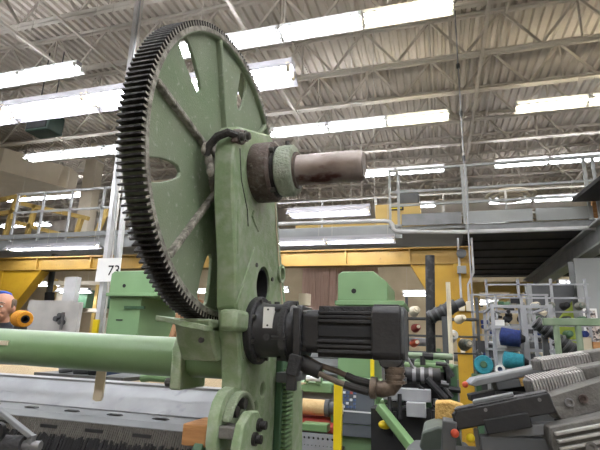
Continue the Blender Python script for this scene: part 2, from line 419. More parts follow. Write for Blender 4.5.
# dusty lip just inside the teeth
MB().ring((0, GY, GZ), AX, -.668, -.662, .462, .476, 120).build('rim_lip', 'lint', gear)
for k in range(6):
    a0 = radians(168 + 60 * k); er = Vector((0, cos(a0), sin(a0))); c = Vector((-.680, GY, GZ))
    MB().bar(c + er * .12 + Vector((.008, 0, 0)), c + er * .456 + Vector((.008, 0, 0)), .016, .022, (1, 0, 0)).build('rib', 'lint' if k in (0, 1) else 'green_dusty', gear, bevel=.004)
MB().lathe((0, GY, GZ), AX, [(-.735, .13), (-.68, .13), (-.665, .11), (-.632, .105)], 40).build('hub', 'lint', gear)
NT = 176; tooth = None
for k in range(NT):
    if tooth is None:
        b0, b1, rr, tp = .0050, .0026, .466, .4925
        vs = [(x, s * b, r) for x in (-.037, .037) for r, b in ((rr, b0), (tp, b1)) for s in (-1, 1)]
        t_ = MB().add(vs, [(0, 1, 3, 2), (4, 6, 7, 5), (0, 2, 6, 4), (1, 5, 7, 3), (2, 3, 7, 6), (0, 4, 5, 1)])
        o = t_.build('tooth', 'grease', None, smooth=False); tooth = o.data; o.parent = gear
        tooth.materials.append(MATS['lint'])
        for pl_ in tooth.polygons:
            if pl_.normal.x > .9: pl_.material_index = 1
    else:
        o = bpy.data.objects.new('tooth', tooth); col.objects.link(o); o.parent = gear
    o.location = Vector((-.70, GY, GZ)) - gear.location; o.rotation_euler = (2 * pi * k / NT, 0, 0)
SHX = -.205
MB().lathe((0, GY, GZ), AX, [(-.64, .05), (-.45, .05), (SHX - .012, .0505), (SHX - .004, .0475), (SHX, .043)], 40).build('shaft', 'shaft_steel', gear)
MB().lathe((SHX, GY, GZ), AX, [(0, .012), (.0, .042), (.0015, .042), (.002, .012)], 32).build('shaft_face', 'shaft_end', gear)
o = MB().lathe((0, GY, GZ), AX, [(-.482, .056), (-.482, .078), (-.474, .084), (-.432, .084), (-.425, .078), (-.425, .052)], 40).build('shaft_collar', 'collar_green', gear, bevel=.003)
MB().cyl((-.453, GY - .02, GZ + .078), (-.453, GY - .022, GZ + .096), .008, n=8).build('set_screw', 'bolt', o)
MB().ring((0, GY, GZ), AX, -.448, -.418, .05, .060, 40).build('shaft_seal', 'rusty_iron', gear)

# ================================================================== loom side frame and body
loom = thing('weaving_loom', 'green weaving loom frame with slotted metal cover and black warp', 'loom', (-.6, 1.5, 0))
post = [(1.138, 2.06), (1.155, 2.085), (1.43, 2.185), (1.455, 2.17), (1.52, 1.98), (1.575, 1.83), (1.66, 1.65), (1.73, 1.50), (1.80, 1.39), (1.86, 1.2), (1.90, .9), (1.98, .35), (2.1, .12), (2.1, 0), (1.05, 0), (1.05, .12), (1.2, .35), (1.30, .9), (1.305, 1.18), (1.292, 1.34), (1.265, 1.44), (1.250, 1.47), (1.240, 1.50), (1.236, 1.535), (1.222, 1.545), (1.205, 1.66), (1.150, 1.86), (1.132, 1.97)]
def circ(y, z, ry, rz, n=20): return [(y + ry * cos(2 * pi * k / n), z + rz * sin(2 * pi * k / n)) for k in range(n)]
ph = [circ(1.425, 1.632, .058, .062, 24), circ(1.60, 1.70, .024, .024, 12), circ(1.42, 1.25, .018, .018, 10), circ(1.66, 1.16, .03, .05, 12), circ(1.48, 1.30, .02, .022, 12)]
frame_o = MB().prism(post, ph, YZ, -.622, -.56).build('side_frame', 'green', loom, bevel=.006)
MB().prism(circ(1.425, 1.632, .08, .085, 24), [], YZ, -.632, -.6225).build('hole_shade_plate', 'black_matte', frame_o)  # black sheet standing in for the shade seen through the hole
MB().ring((0, 1.425, 1.632), AX, -.622, -.563, .053, .0585, 32).build('hole_shade_ring', 'black_matte', frame_o)  # black ring: shade on the hole wall put in as colour
# raised pads, seams and boss on the post
MB().prism([(1.225, 1.555), (1.33, 1.745), (1.40, 1.745), (1.52, 1.69), (1.56, 1.56), (1.50, 1.40), (1.30, 1.40)], [circ(1.425, 1.632, .060, .064, 24)], YZ, -.562, -.556).build('mounting_plate', 'green', frame_o, bevel=.002)
for y, z in ((1.35, 1.69), (1.50, 1.665), (1.345, 1.57), (1.51, 1.565)):
    MB().cyl((-.557, y, z), (-.551, y, z), .007, n=6).build('bolt', 'bolt', frame_o)
MB().ring((0, 1.60, 1.70), AX, -.561, -.550, .023, .034, 20).build('boss_ring', 'green', frame_o)
for pts in ([(1.175, 2.02), (1.20, 1.93), (1.26, 1.85), (1.275, 1.80)],):
    MB().path([(-.5605, y, z) for y, z in pts], .0025, 5).build('crack_line', 'grease', frame_o)
MB().path([(-.56, 1.31, 1.86), (-.56, 1.30, 1.84), (-.56, 1.33, 1.82), (-.56, 1.36, 1.805)], .004, 5).build('weld_seam', 'green', frame_o)
MB().path([(-.56, 1.188, 1.86), (-.56, 1.205, 1.74), (-.56, 1.212, 1.70)], .003, 5).build('weld_seam', 'green', frame_o)
MB().box((-.575, 1.545, 1.5), (-.545, 1.56, 1.95), Matrix.Shear('XZ', 4, (0, 0)) if False else None).build('guide_strip', 'green', frame_o, bevel=.002) if False else None
MB().bar((-.566, 1.235, 1.478), (-.566, 1.235, 1.538), .10, .055, (1, 0, 0)).build('front_boss', 'green', frame_o, bevel=.012)
# right-hand edge strip standing proud
MB().path([(-.558, 1.49, 2.0), (-.558, 1.535, 1.84), (-.558, 1.62, 1.62), (-.558, 1.69, 1.46)], .004, 6).build('edge_strip', 'cream', frame_o)
# clamp with two bolts at top of post
cl = MB().prism([(1.128, 2.020), (1.135, 2.066), (1.205, 2.094), (1.212, 2.062), (1.185, 2.036)], [], YZ, -.572, -.549).build('clamp_block', 'rusty_iron', loom, bevel=.006)
for y, z in ((1.148, 2.044), (1.188, 2.066)):
    MB().lathe((-.550, y, z), AX, [(0, .018), (.005, .018), (.005, .0125), (.014, .0125), (.017, .008)], 14).build('bolt', 'bolt', cl)
MB().path([(-.556, 1.138, 2.045), (-.575, 1.118, 2.048), (-.605, 1.112, 2.035), (-.632, 1.115, 2.01), (-.64, 1.12, 1.98)], [.012, .013, .013, .012, .010], 8).build('hook', 'grease', cl)
for q in range(3): MB().ball((-.645 + .008 * (q % 3), 1.118 + .006 * (q % 2) + .007 * q, 2.0 - .03 * q), (.012, .016, .022)).build('lint_clump', 'lint', cl)
oc = MB().cyl((-.55, 1.735, 1.60), (-.50, 1.735, 1.60), .012, n=8).build('oil_nipple', 'grease', loom)
MB().cyl((-.50, 1.735, 1.595), (-.50, 1.735, 1.64), .024, n=14).build('oil_cup', 'cream', oc)
# bearing housing round the shaft
bh = MB().lathe((0, GY, GZ), AX, [(-.565, .052), (-.565, .098), (-.555, .1), (-.500, .1), (-.492, .094), (-.492, .052)], 44).build('bearing_housing', 'rusty_iron', loom, bevel=.003)
MB().ring((0, GY, GZ), AX, -.496, -.482, .052, .084, 40).build('bearing_seal', 'grease', bh)
for an in (60, 150, 240, 330):
    a = radians(an); MB().cyl((-.494, GY + .09 * cos(a), GZ + .09 * sin(a)), (-.480, GY + .09 * cos(a), GZ + .09 * sin(a)), .009, n=6).build('bolt', 'bolt', bh)
# rack in its slot, clamp and second frame strip
MB().box((-.56, 1.60, .55), (-.535, 1.70, 1.42)).build('rack_bar', 'green_dark', loom, bevel=.004)
rk = None
for k in range(46):
    z = .70 + k * .0145
    o = MB().box((-.535, 1.615, z), (-.520, 1.685, z + .0075)).build('rack_tooth', 'green_smooth', loom, smooth=False)
MB().box((-.545, 1.56, 1.318), (-.49, 1.70, 1.352)).build('rack_clamp', 'grey_dark', loom, bevel=.004)
MB().prism([(1.715, 1.48), (1.80, 1.40), (1.86, 1.2), (1.90, .6), (1.74, .6), (1.72, 1.3)], [], YZ, -.56, -.53).build('rear_flange', 'green', loom, bevel=.005)
MB().lathe((-.545, 1.80, 1.36), AX, [(0, .022), (.02, .022), (.02, .014), (.05, .014)], 10).build('bolt', 'bolt', loom)
# lever quadrant at the foot of the post
def arcband(cy, cz, r0_, r1_, a0, a1, n=14):
    A = [radians(a0 + (a1 - a0) * k / n) for k in range(n + 1)]
    return [(cy + r1_ * cos(a), cz + r1_ * sin(a)) for a in A] + [(cy + r0_ * cos(a), cz + r0_ * sin(a)) for a in reversed(A)]
qa = MB().prism([(1.15, 1.14), (1.13, 1.20), (1.134, 1.26), (1.15, 1.295), (1.18, 1.32), (1.22, 1.328), (1.26, 1.32), (1.31, 1.29), (1.345, 1.25), (1.36, 1.18), (1.34, 1.0), (1.14, 1.0)],
           [arcband(1.24, 1.225, .045, .07, 50, 150, 10)], YZ, -.575, -.545).build('lever_quadrant', 'green', loom, bevel=.006)
MB().prism(arcband(1.24, 1.225, .078, .092, 15, 165, 16), [], YZ, -.546, -.520).build('quadrant_rim', 'green_dusty', qa, bevel=.004)
for y, z in ((1.20, 1.268), (1.252, 1.283)):
    MB().lathe((-.552, y, z), AX, [(0, .022), (.012, .022), (.012, .015), (.03, .015)], 12).build('bolt', 'bolt', qa)
MB().box((-.555, 1.14, 1.21), (-.485, 1.2, 1.24)).build('link_block', 'cast_grey', loom, bevel=.005)
lv = MB().prism([(1.13, 1.05), (1.115, 1.20), (1.135, 1.25), (1.18, 1.275), (1.235, 1.27), (1.27, 1.24), (1.265, 1.205), (1.235, 1.185), (1.225, 1.05)], [], YZ, -.50, -.475).build('lever', 'green', loom, bevel=.006)
for y, z in ((1.235, 1.235), (1.205, 1.205)):
    MB().lathe((-.476, y, z), AX, [(0, .017), (.01, .017), (.01, .011), (.024, .011)], 12).build('bolt', 'grease', lv)
MB().lathe((-.487, 1.17, 1.135), (0, .25, 1), [(-.1, .024), (0, .024), (0, .032), (.012, .034), (.02, .032), (.03, .03), (.04, .024)], 20).build('grip_knob', 'grey_dark', lv)
# bracket foot that carries the roller, left of the post
bk = MB().prism([(1.19, 1.51), (1.30, 1.51), (1.36, 1.47), (1.34, 1.40), (1.26, 1.39), (1.22, 1.44)], [], YZ, -.74, -.62).build('roller_bracket', 'green', loom, bevel=.008)
MB().prism([(-.78, 1.515), (-.62, 1.49), (-.62, 1.475), (-.70, 1.485), (-.735, 1.495), (-.78, 1.500)], [], lambda u, v, h: Vector((u, h, v)), 1.16, 1.32).build('bracket_shelf', 'green', bk, bevel=.003)
MB().cyl((-.64, 1.188, 1.45), (-.64, 1.18, 1.45), .008, n=8).build('bolt', 'bolt', bk)
# cover plate, slotted strip, reed and warp
CX0, CX1 = -4.2, -.75
mb = MB(); mb.add([(CX0, 1.60, 1.275), (CX1, 1.60, 1.275), (CX1, 1.485, 1.196), (CX0, 1.485, 1.196), (CX0, 1.60, 1.262), (CX1, 1.60, 1.262), (CX1, 1.49, 1.184), (CX0, 1.49, 1.184)],
                   [(0, 1, 2, 3), (7, 6, 5, 4), (0, 4, 5, 1), (1, 5, 6, 2), (2, 6, 7, 3), (3, 7, 4, 0)])
cp = mb.build('cover_plate', 'galv', loom, bevel=.002)
MB().box((CX0, 1.595, 1.268), (CX1, 1.66, 1.280)).build('cover_top_lip', 'galv', cp, bevel=.002)
sl = []
x = CX0 + .1
while x < CX1 - .1:
    sl.append([(x, 1.176), (x + .012, 1.170), (x + .06, 1.170), (x + .072, 1.176), (x + .06, 1.183), (x + .012, 1.183)]); x += .185
SL = lambda u, v, h: Vector((u, 1.487 - (1.193 - v) * 3.0, v + h))
MB().prism([(CX0, 1.179), (CX1, 1.179), (CX1, 1.193), (CX0, 1.193)], [[(u, 1.183 + (v - 1.170) * .4) for u, v in h] for h in sl], SL, -.004, 0).build('slotted_strip', 'grey_metal', loom)
MB().box((CX0, 1.45, 1.13), (CX1, 1.55, 1.172)).build('strip_backing', 'black_matte', loom, smooth=False)
MB().prism([(1.443, 1.180), (1.448, 1.176), (1.436, 1.160), (1.418, 1.158), (1.416, 1.163)], [], YZ, CX0, CX1).build('reed_cap', 'grey_metal', loom, bevel=.002)
rd = MB()
x = -2.6
while x < CX1 - .01: rd.bar((x, 1.417, 1.16), (x, 1.395, 1.105), .0042, .006, (0, 1, 0)); x += .0085
rd.build('reed_wire', 'reed', loom, smooth=False)['kind'] = 'stuff'
MB().prism([(1.424, 1.16), (1.428, 1.16), (1.404, 1.09), (1.40, 1.09)], [], YZ, CX0, CX1).build('reed_back', 'grey_metal', loom, smooth=False)
x = -2.5
while x < CX1 - .1:
    MB().bar((x, 1.406, 1.140), (x + .07, 1.406, 1.140), .008, .010).build('reed_clip', 'black_matte', loom, smooth=False); x += .19
yn = MB(); x = -2.6
while x < CX1 - .01:
    yn.cyl((x, 1.396 + random.uniform(-.002, .002), 1.118 + random.uniform(-.010, .004)), (x, 1.22, .70), .0034, n=4); x += .0065
yn.build('warp_yarn', 'yarn_black', loom, smooth=False)['kind'] = 'stuff'
MB().prism([(1.415, 1.10), (1.24, .68), (1.235, .69), (1.405, 1.10)], [], YZ, CX0, CX1).build('warp_backing', 'black_matte', loom, smooth=False)
MB().box((CX0, 1.35, 0), (-2.9, 1.9, 1.10)).build('loom_bed', 'green_dark', loom, smooth=False)
MB().box((-2.9, 1.5, .2), (CX1, 1.9, .6)).build('cross_beam', 'green_dark', loom, smooth=False)
# woven fabric behind the cover plate
MB().box((CX0, 1.66, 1.262), (-.63, 2.25, 1.268)).build('woven_fabric', 'burlap', loom, smooth=False)
MB().box((CX0, 1.90, .6), (-.63, 2.2, 1.24)).build('fabric_beam', 'grey_dark', loom, smooth=False)

# ---------------- roller
RYc, RZc = 1.40, 1.392
rl = thing('roller_tube', 'long smooth green roller tube lying across the loom', 'roller', (-2.0, RYc, RZc - .07))
MB().lathe((-4.4, RYc, RZc + .05), (3.62, 0, -.05), [(0, .058), (0, .064), (3.62, .064), (3.62, .058)], 40).build('tube', 'green_smooth', rl)
MB().lathe((-.78, RYc, RZc), AX, [(0, .060), (.165, .060)], 36).build('tube_end', 'green_smooth', rl)
fl = MB().prism([(RYc - .075, RZc - .095), (RYc + .09, RZc - .095), (RYc + .09, RZc + .06), (RYc + .03, RZc + .082), (RYc - .06, RZc + .078), (RYc - .08, RZc + .03)], [], YZ, -.815, -.775).build('end_flange', 'green', rl, bevel=.006)
MB().lathe((-.815, RYc - .055, RZc - .075), (-1, 0, 0), [(0, .014), (.02, .014), (.024, .01)], 10).build('bolt', 'bolt', fl)
MB().box((-1.66, RYc - .0675, RZc + .016), (-1.50, RYc - .055, RZc + .032)).build('worn_patch', 'cream', rl, smooth=False)
tag(MB().prism([(-1.20, 1.36), (-1.16, 1.36), (-1.16, 1.24), (-1.166, 1.228), (-1.185, 1.225), (-1.20, 1.232)], [], XZ, 1.456, 1.462).build('plastic_strap', 'cream'), 'cream flat strap hanging from the roller over the cover plate', 'strap')
wb = MB().box((-.70, 1.23, 1.165), (-.625, 1.36, 1.222), None).build('wood_block', 'wood', bevel=.004)
tag(wb, 'orange brown wooden block at the foot of the green post', 'block')
tag(MB().prism([(1.18, 1.10), (1.24, 1.19), (1.33, 1.215), (1.40, 1.2), (1.4, 1.0), (1.18, 1.0)], [], YZ, -.66, -.63).build('guard_plate', 'green_dark', bevel=.004), 'dark green curved guard plate below the wooden block', 'guard')

# ================================================================== gear motor
MY, MZ = 1.375, 1.487
mo = thing('gear_motor', 'black finned gear motor bolted sideways to the green post', 'motor', (-.35, MY, MZ - .1))
MB().lathe((0, MY, MZ), AX, [(-.556, .02), (-.556, .100), (-.550, .104), (-.535, .104), (-.530, .100), (-.530, .02)], 44).build('flange', 'black_dusty', mo)
for k in range(8):
    a = radians(22.5 + 45 * k); MB().cyl((-.532, MY + .094 * cos(a), MZ + .094 * sin(a)), (-.522, MY + .094 * cos(a), MZ + .094 * sin(a)), .007, n=6).build('bolt', 'bolt', mo)
gb = MB().lathe((0, MY, MZ), AX, [(-.532, .088), (-.520, .084), (-.505, .081), (-.452, .081), (-.450, .081)], 44).build('gearbox', 'black_paint', mo)
MB().lathe((0, MY, MZ), AX, [(-.452, .04), (-.452, .090), (-.446, .092), (-.434, .092), (-.430, .088), (-.430, .04)], 44).build('gearbox_flange', 'black_dusty', mo)
for k in range(6):
    a = radians(15 + 60 * k); MB().cyl((-.470, MY + .086 * cos(a), MZ + .086 * sin(a)), (-.426, MY + .086 * cos(a), MZ + .086 * sin(a)), .007, n=6).build('bolt', 'black_paint', mo)
MB().lathe((0, MY, MZ), AX, [(-.431, .080), (-.415, .072), (-.395, .064), (-.372, .060)], 40).build('adapter_neck', 'black_paint', mo)
a0 = radians(212)
pl = MB()
for k in range(6):
    pass
yy, zz_ = MY - .079, MZ + .018
MB().box((-.500, MY - .0825, MZ + .004), (-.470, MY - .062, MZ + .066)).build('rating_plate', 'paper', gb, smooth=False)
for dz in (.012, .058): MB().cyl((-.485, MY - .085, MZ + dz), (-.485, MY - .080, MZ + dz), .003, n=6).build('rivet', 'ink', gb)
MB().lathe((-.487, MY - .082, MZ - .022), (0, -1, 0), [(0, .010), (.002, .010), (.002, .007), (.0005, .006)], 16).build('plug', 'black_dusty', gb)
MB().cyl((-.487, MY, MZ + .075), (-.487, MY, MZ + .088), .009, n=8).build('vent_plug', 'black_dusty', gb)
def rsq(h, c):  # square section with chamfered corners
    return [(MY - h, MZ - h + c), (MY - h, MZ + h - c), (MY - h + c, MZ + h), (MY + h - c, MZ + h), (MY + h, MZ + h - c), (MY + h, MZ - h + c), (MY + h - c, MZ - h), (MY - h + c, MZ - h)]
MB().prism(rsq(.075, .022), [], YZ, -.405, -.385).build('motor_plate', 'black_paint', mo, bevel=.004)
MB().prism(rsq(.062, .016), [], YZ, -.385, -.335).build('motor_front', 'black_paint', mo, bevel=.005)
for y in (-.052, .052):
    for z in (-.052, .052): MB().cyl((-.386, MY + y, MZ + z), (-.372, MY + y, MZ + z), .008, n=6).build('bolt', 'bolt', mo)
bd = MB().prism(rsq(.062, .010), [], YZ, -.335, -.178).build('motor_body', 'black_matte', mo, bevel=.003)
for z in (-.055, -.041, -.027, .029, .041, .053):
    MB().box((-.335, MY - .071, MZ + z - .0045), (-.180, MY - .058, MZ + z + .0045)).build('fin', 'black_paint', bd, bevel=.0015)
MB().box((-.335, MY - .066, MZ - .015), (-.180, MY - .058, MZ + .018)).build('side_panel', 'black_matte', bd, bevel=.002)
for y in (-.055, -.035, -.015, .005, .025, .045):
    MB().box((-.335, MY + y - .005, MZ + .058), (-.180, MY + y + .005, MZ + .072)).build('fin', 'black_dusty', bd, bevel=.0015)
    MB().box((-.335, MY + y - .005, MZ - .072), (-.180, MY + y + .005, MZ - .058)).build('fin', 'black_matte', bd, bevel=.0015)
ec = MB().prism(rsq(.075, .016), [], YZ, -.180, -.100).build('end_cap', 'black_paint', mo, bevel=.006)
MB().prism(rsq(.072, .018), [], YZ, -.100, -.090).build('cap_face', 'grey_dark', ec, bevel=.004)
MB().box((-.176, MY - .055, MZ + .072), (-.104, MY + .06, MZ + .079)).build('dusty_lid', 'black_dusty', ec, bevel=.003)
MB().prism([(-.165, -.070), (-.095, -.070), (-.10, -.085), (-.118, -.096), (-.145, -.096), (-.158, -.088)], [], lambda u, v, h: Vector((u, h, MZ + v)), MY - .065, MY + .03).build('connector_socket', 'black_paint', ec, bevel=.005)
# elbow plug and its two cables
el = thing('cable_elbow', 'brown ribbed elbow connector with two cables under the motor', 'connector', (-.12, MY - .03, MZ - .19))
EYc = MY - .045
MB().path([(-.120, EYc, MZ - .09), (-.120, EYc, MZ - .115), (-.122, EYc, MZ - .130), (-.133, EYc, MZ - .145), (-.155, EYc, MZ - .150), (-.175, EYc, MZ - .148)], [.025, .024, .023, .023, .022, .022], 16).build('elbow', 'brass_dull', el)
for z in (-.10, -.115, -.13): MB().lathe((-.120, EYc, MZ + z), (0, 0, 1), [(-.004, .022), (-.004, .0275), (.004, .0275), (.004, .022)], 20, cap=False).build('elbow_ring', 'brass_dull', el)
MB().lathe((-.168, EYc, MZ - .148), (-1, 0, .05), [(0, .022), (.002, .029), (.018, .029), (.02, .022)], 20).build('union_nut', 'brass_dull', el)
for dz, dy, nm in ((.010, .01, 'a'), (-.010, -.01, 'b')):
    e = .03 if nm == 'a' else 0
    pts = [(-.19, EYc + dy, MZ - .148 + dz), (-.235, EYc + dy, MZ - .139 + dz), (-.28, EYc + dy, MZ - .124 + dz * 1.3), (-.335, EYc + dy, MZ - .106 + dz), (-.39, EYc + dy + .02, MZ - .085 + dz)]
    MB().path(pts[:2] + [((pts[1][0] + pts[2][0]) / 2, pts[1][1], (pts[1][2] + pts[2][2]) / 2)], .011, 10).build('cable_sleeve', 'rubber', el)
    MB().path(pts, .008, 10).build('cable', 'cable_brown', el)
MB().path([(-.33, EYc, MZ - .113), (-.37, EYc, MZ - .10), (-.41, EYc + .02, MZ - .078), (-.47, EYc + .05, MZ - .065)], [.021, .022, .02, .018], 12).build('cable_boot', 'rubber', el)
ca = thing('clamp_arm', 'black bent clamp arm hanging below the motor plate', 'clamp', (-.395, MY - .05, MZ - .16))
MB().bar((-.398, MY - .075, MZ + .065), (-.392, MY - .08, MZ - .075), .022, .014, (0, 1, 0)).build('strap', 'black_paint', ca, bevel=.003)
MB().bar((-.39, MY - .085, MZ - .068), (-.402, MY - .085, MZ - .125), .035, .03, (0, 1, 0)).build('jaw', 'black_dusty', ca, bevel=.004)
MB().bar((-.403, MY - .085, MZ - .11), (-.403, MY - .085, MZ - .165), .028, .022, (0, 1, 0)).build('tail', 'black_paint', ca, bevel=.003)
# ================================================================== raised catwalk
dk = thing('steel_platform', 'grey steel catwalk platform with black underside over the hall', 'platform', (1.5, 8.0, 3.3))
MB().box((-12.5, 8.0, 3.46), (7.5, 9.6, 3.52)).build('deck_plate', 'grey_paint', dk, smooth=False)
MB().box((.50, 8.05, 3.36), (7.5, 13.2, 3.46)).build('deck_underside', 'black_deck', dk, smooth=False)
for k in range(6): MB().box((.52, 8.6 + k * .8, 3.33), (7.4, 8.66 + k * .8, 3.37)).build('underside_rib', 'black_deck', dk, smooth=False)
MB().box((-12.5, 7.97, 3.30), (-.55, 8.03, 3.56)).build('edge_channel', 'grey_paint', dk, bevel=.01)
MB().box((.50, 7.97, 3.36), (7.5, 8.03, 3.50)).build('edge_channel', 'grey_metal', dk, bevel=.01)
for x0, x1 in ((.56, 1.55), (1.6, 2.42), (2.52, 4.2), (-.55, .45)):
    MB().box((x0, 7.94, 3.52), (x1, 7.965, 3.73)).build('toe_board', 'grey_paint' if x0 > .5 else 'grey_metal', dk, smooth=False)
gr = thing('guard_railing', 'light grey pipe guard railing along the right catwalk', 'railing', (1.5, 7.95, 3.5))
for x in (-.75, -.60, .50, .56, 2.38, 2.51, 4.2): MB().box((x - .022, 7.93, 3.5), (x + .022, 7.97, 4.58)).build('post', 'grey_paint', gr, smooth=False)
for z in (4.57, 4.15, 3.9): MB().bar((-.75, 7.95, z), (4.3, 7.95, z), .035, .04).build('rail', 'grey_paint', gr, smooth=False)
gl = thing('guard_railing', 'light grey pipe guard railing along the left catwalk', 'railing', (-7.5, 7.95, 3.5))
for x in (-9.45, -8.66, -7.87, -7.0, -6.2): MB().box((x - .025, 7.93, 3.5), (x + .025, 7.97, 4.68)).build('post', 'pole_grey', gl, smooth=False)
for z in (4.66, 4.2): MB().bar((-9.5, 7.95, z), (-4.6, 7.95, z), .04, .045).build('rail', 'pole_grey', gl, smooth=False)
MB().box((-12.5, 7.9, 3.56), (-4.6, 7.95, 3.66)).build('toe_board', 'grey_paint', gl, smooth=False)
# centre handrail at back of the walkway
gb_ = thing('guard_railing', 'thin grey railing at the rear of the walkway behind the shaft', 'railing', (-1.5, 9.5, 3.5))
for x in (-2.4, -1.2, .2, 1.4): MB().box((x - .02, 9.5, 3.5), (x + .02, 9.54, 4.6)).build('post', 'pole_grey', gb_, smooth=False)
for z in (4.58, 4.1): MB().bar((-4.5, 9.52, z), (6, 9.52, z), .03, .035).build('rail', 'pole_grey', gb_, smooth=False)
# white pipe along the catwalk edge
tag(MB().path([(-4.5, 7.6, 3.60), (-2.7, 7.6, 3.555), (-.80, 7.6, 3.53), (-.72, 7.6, 3.51), (-.68, 7.6, 3.46), (-.67, 7.6, 3.38), (-.63, 7.6, 3.34), (-.55, 7.6, 3.33), (.47, 7.6, 3.285), (2.25, 7.6, 3.285), (2.33, 7.6, 3.27), (2.36, 7.6, 3.22), (2.36, 7.6, 2.9)], .035, 10).build('white_pipe', 'pole_grey'), 'white pipe with bends running along the catwalk edge', 'pipe')
# yellow frame
yb = thing('steel_beam', 'long yellow horizontal steel beam under the catwalk', 'beam', (-4, 8.3, 2.87))
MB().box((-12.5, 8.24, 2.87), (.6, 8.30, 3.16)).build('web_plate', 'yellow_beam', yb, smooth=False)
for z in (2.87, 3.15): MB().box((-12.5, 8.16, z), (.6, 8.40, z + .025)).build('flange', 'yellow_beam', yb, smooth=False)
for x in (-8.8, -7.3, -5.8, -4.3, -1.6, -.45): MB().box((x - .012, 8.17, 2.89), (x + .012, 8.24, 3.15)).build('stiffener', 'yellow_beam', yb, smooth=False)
yc = thing('steel_column', 'bright yellow steel column with brace beside the yarn rack', 'column', (.42, 8.3, 0))
MB().box((.29, 8.16, 0), (.56, 8.18, 2.87)).build('flange', 'yellow', yc, smooth=False)
MB().box((.29, 8.42, 0), (.56, 8.44, 2.87)).build('flange', 'yellow', yc, smooth=False)
MB().box((.41, 8.18, 0), (.44, 8.42, 2.87)).build('web_plate', 'yellow', yc, smooth=False)
MB().prism([(-.42, 2.87), (.29, 2.87), (.29, 1.72), (.22, 1.72)], [], XZ, 8.2, 8.36).build('brace_plate', 'yellow', yc, smooth=False)
MB().bar((-.42, 8.28, 2.86), (.24, 8.28, 1.70), .22, .03, (0, 0, 1)).build('brace_flange', 'yellow', yc, smooth=False)
MB().box((.33, 8.08, 2.06), (.43, 8.16, 2.22)).build('switch_box', 'cream', yc, bevel=.01)
MB().box((.45, 8.08, 2.06), (.54, 8.16, 2.22)).build('switch_box', 'cream', yc, bevel=.01)
MB().box((.33, 8.08, 1.38), (.40, 8.16, 1.62)).build('switch_box', 'cream', yc, bevel=.01)
MB().cyl((.38, 8.1, 2.22), (.38, 8.1, 3.3), .018, n=8).build('conduit', 'pole_grey', yc)
MB().path([(.50, 8.1, 2.22), (.50, 8.1, 2.5), (.60, 8.1, 2.7), (.60, 8.1, 3.3)], .018, 8).build('conduit', 'pole_grey', yc)
MB().lathe((.42, 8.05, 3.02), (0, -1, 0), [(0, .08), (.05, .08), (.05, .04)], 16).build('horn', 'grey_dark', yc)
MB().box((.34, 7.98, 2.68), (.48, 8.08, 2.8)).build('junction_box', 'grey_paint', yc, smooth=False)
yl = thing('steel_column', 'yellow steel column with brace at the left picture edge', 'column', (-9.9, 8.3, 0))
MB().box((-10.1, 8.18, 0), (-9.75, 8.42, 2.87)).build('shaft', 'yellow', yl, smooth=False)
MB().prism([(-8.65, 2.87), (-9.75, 2.87), (-9.75, 1.6), (-9.62, 1.6)], [], XZ, 8.2, 8.36).build('brace_plate', 'yellow', yl, smooth=False)
MB().bar((-8.62, 8.28, 2.86), (-9.62, 8.28, 1.58), .24, .03).build('brace_flange', 'yellow', yl, smooth=False)
# right grey column with plate and cross beam
gc = thing('steel_column', 'grey steel column with brace plate and pinned photos at right', 'column', (2.3, 8.1, 0))
MB().box((2.03, 7.8, 0), (2.42, 7.83, 2.86)).build('flange', 'grey_paint', gc, smooth=False)
MB().box((2.03, 8.12, 0), (2.42, 8.15, 2.86)).build('flange', 'grey_paint', gc, smooth=False)
MB().box((2.20, 7.83, 0), (2.24, 8.12, 2.86)).build('web_plate', 'grey_paint', gc, smooth=False)
MB().prism([(1.40, 2.50), (2.05, 2.50), (2.03, 2.28), (1.50, 1.60), (1.44, 1.60)], [], XZ, 8.0, 8.1).build('brace_plate', 'grey_dark', gc, smooth=False)
MB().box((1.36, 7.98, 1.2), (1.44, 8.12, 2.50)).build('brace_leg', 'grey_paint', gc, smooth=False)
gbm = thing('cross_beam', 'grey I beam receding under the black platform to the right', 'beam', (2.35, 8, 3))
MB().box((2.32, 6.6, 2.98), (2.36, 13.4, 3.30)).build('web_plate', 'grey_metal', gbm, smooth=False)
for z in (2.96, 3.28): MB().box((2.22, 6.6, z), (2.46, 13.4, z + .03)).build('flange', 'grey_paint', gbm, smooth=False)
for x0, z0, x1, z1, l in ((2.07, 1.935, 2.25, 2.10, 'upper framed photo pinned on the grey column'), (2.06, 1.57, 2.30, 1.89, 'lower larger photo pinned on the grey column')):
    t = thing('pinned_photo', l, 'photo', ((x0 + x1) / 2, 7.79, z0), 'photos on the grey column')
    MB().box((x0, 7.785, z0), (x1, 7.80, z1)).build('mount', 'paper', t, smooth=False)
    MB().box((x0 + .025, 7.78, z0 + .03), (x1 - .025, 7.787, z1 - .03)).build('print', 'photo', t, smooth=False)
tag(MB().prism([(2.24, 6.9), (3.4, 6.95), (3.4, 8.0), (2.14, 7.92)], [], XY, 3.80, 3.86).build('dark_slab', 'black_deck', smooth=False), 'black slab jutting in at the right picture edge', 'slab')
tag(MB().box((2.44, 8.0, 3.55), (2.5, 8.06, 3.85)).build('wood_post', 'wood', smooth=False), 'small brown wooden post between the railing posts', 'post')
tag(MB().box((2.65, 13.2, .3), (6.0, 13.3, 3.1)).build('lime_panel', 'green_wall', smooth=False), 'lime green wall panel behind the grey column', 'panel')
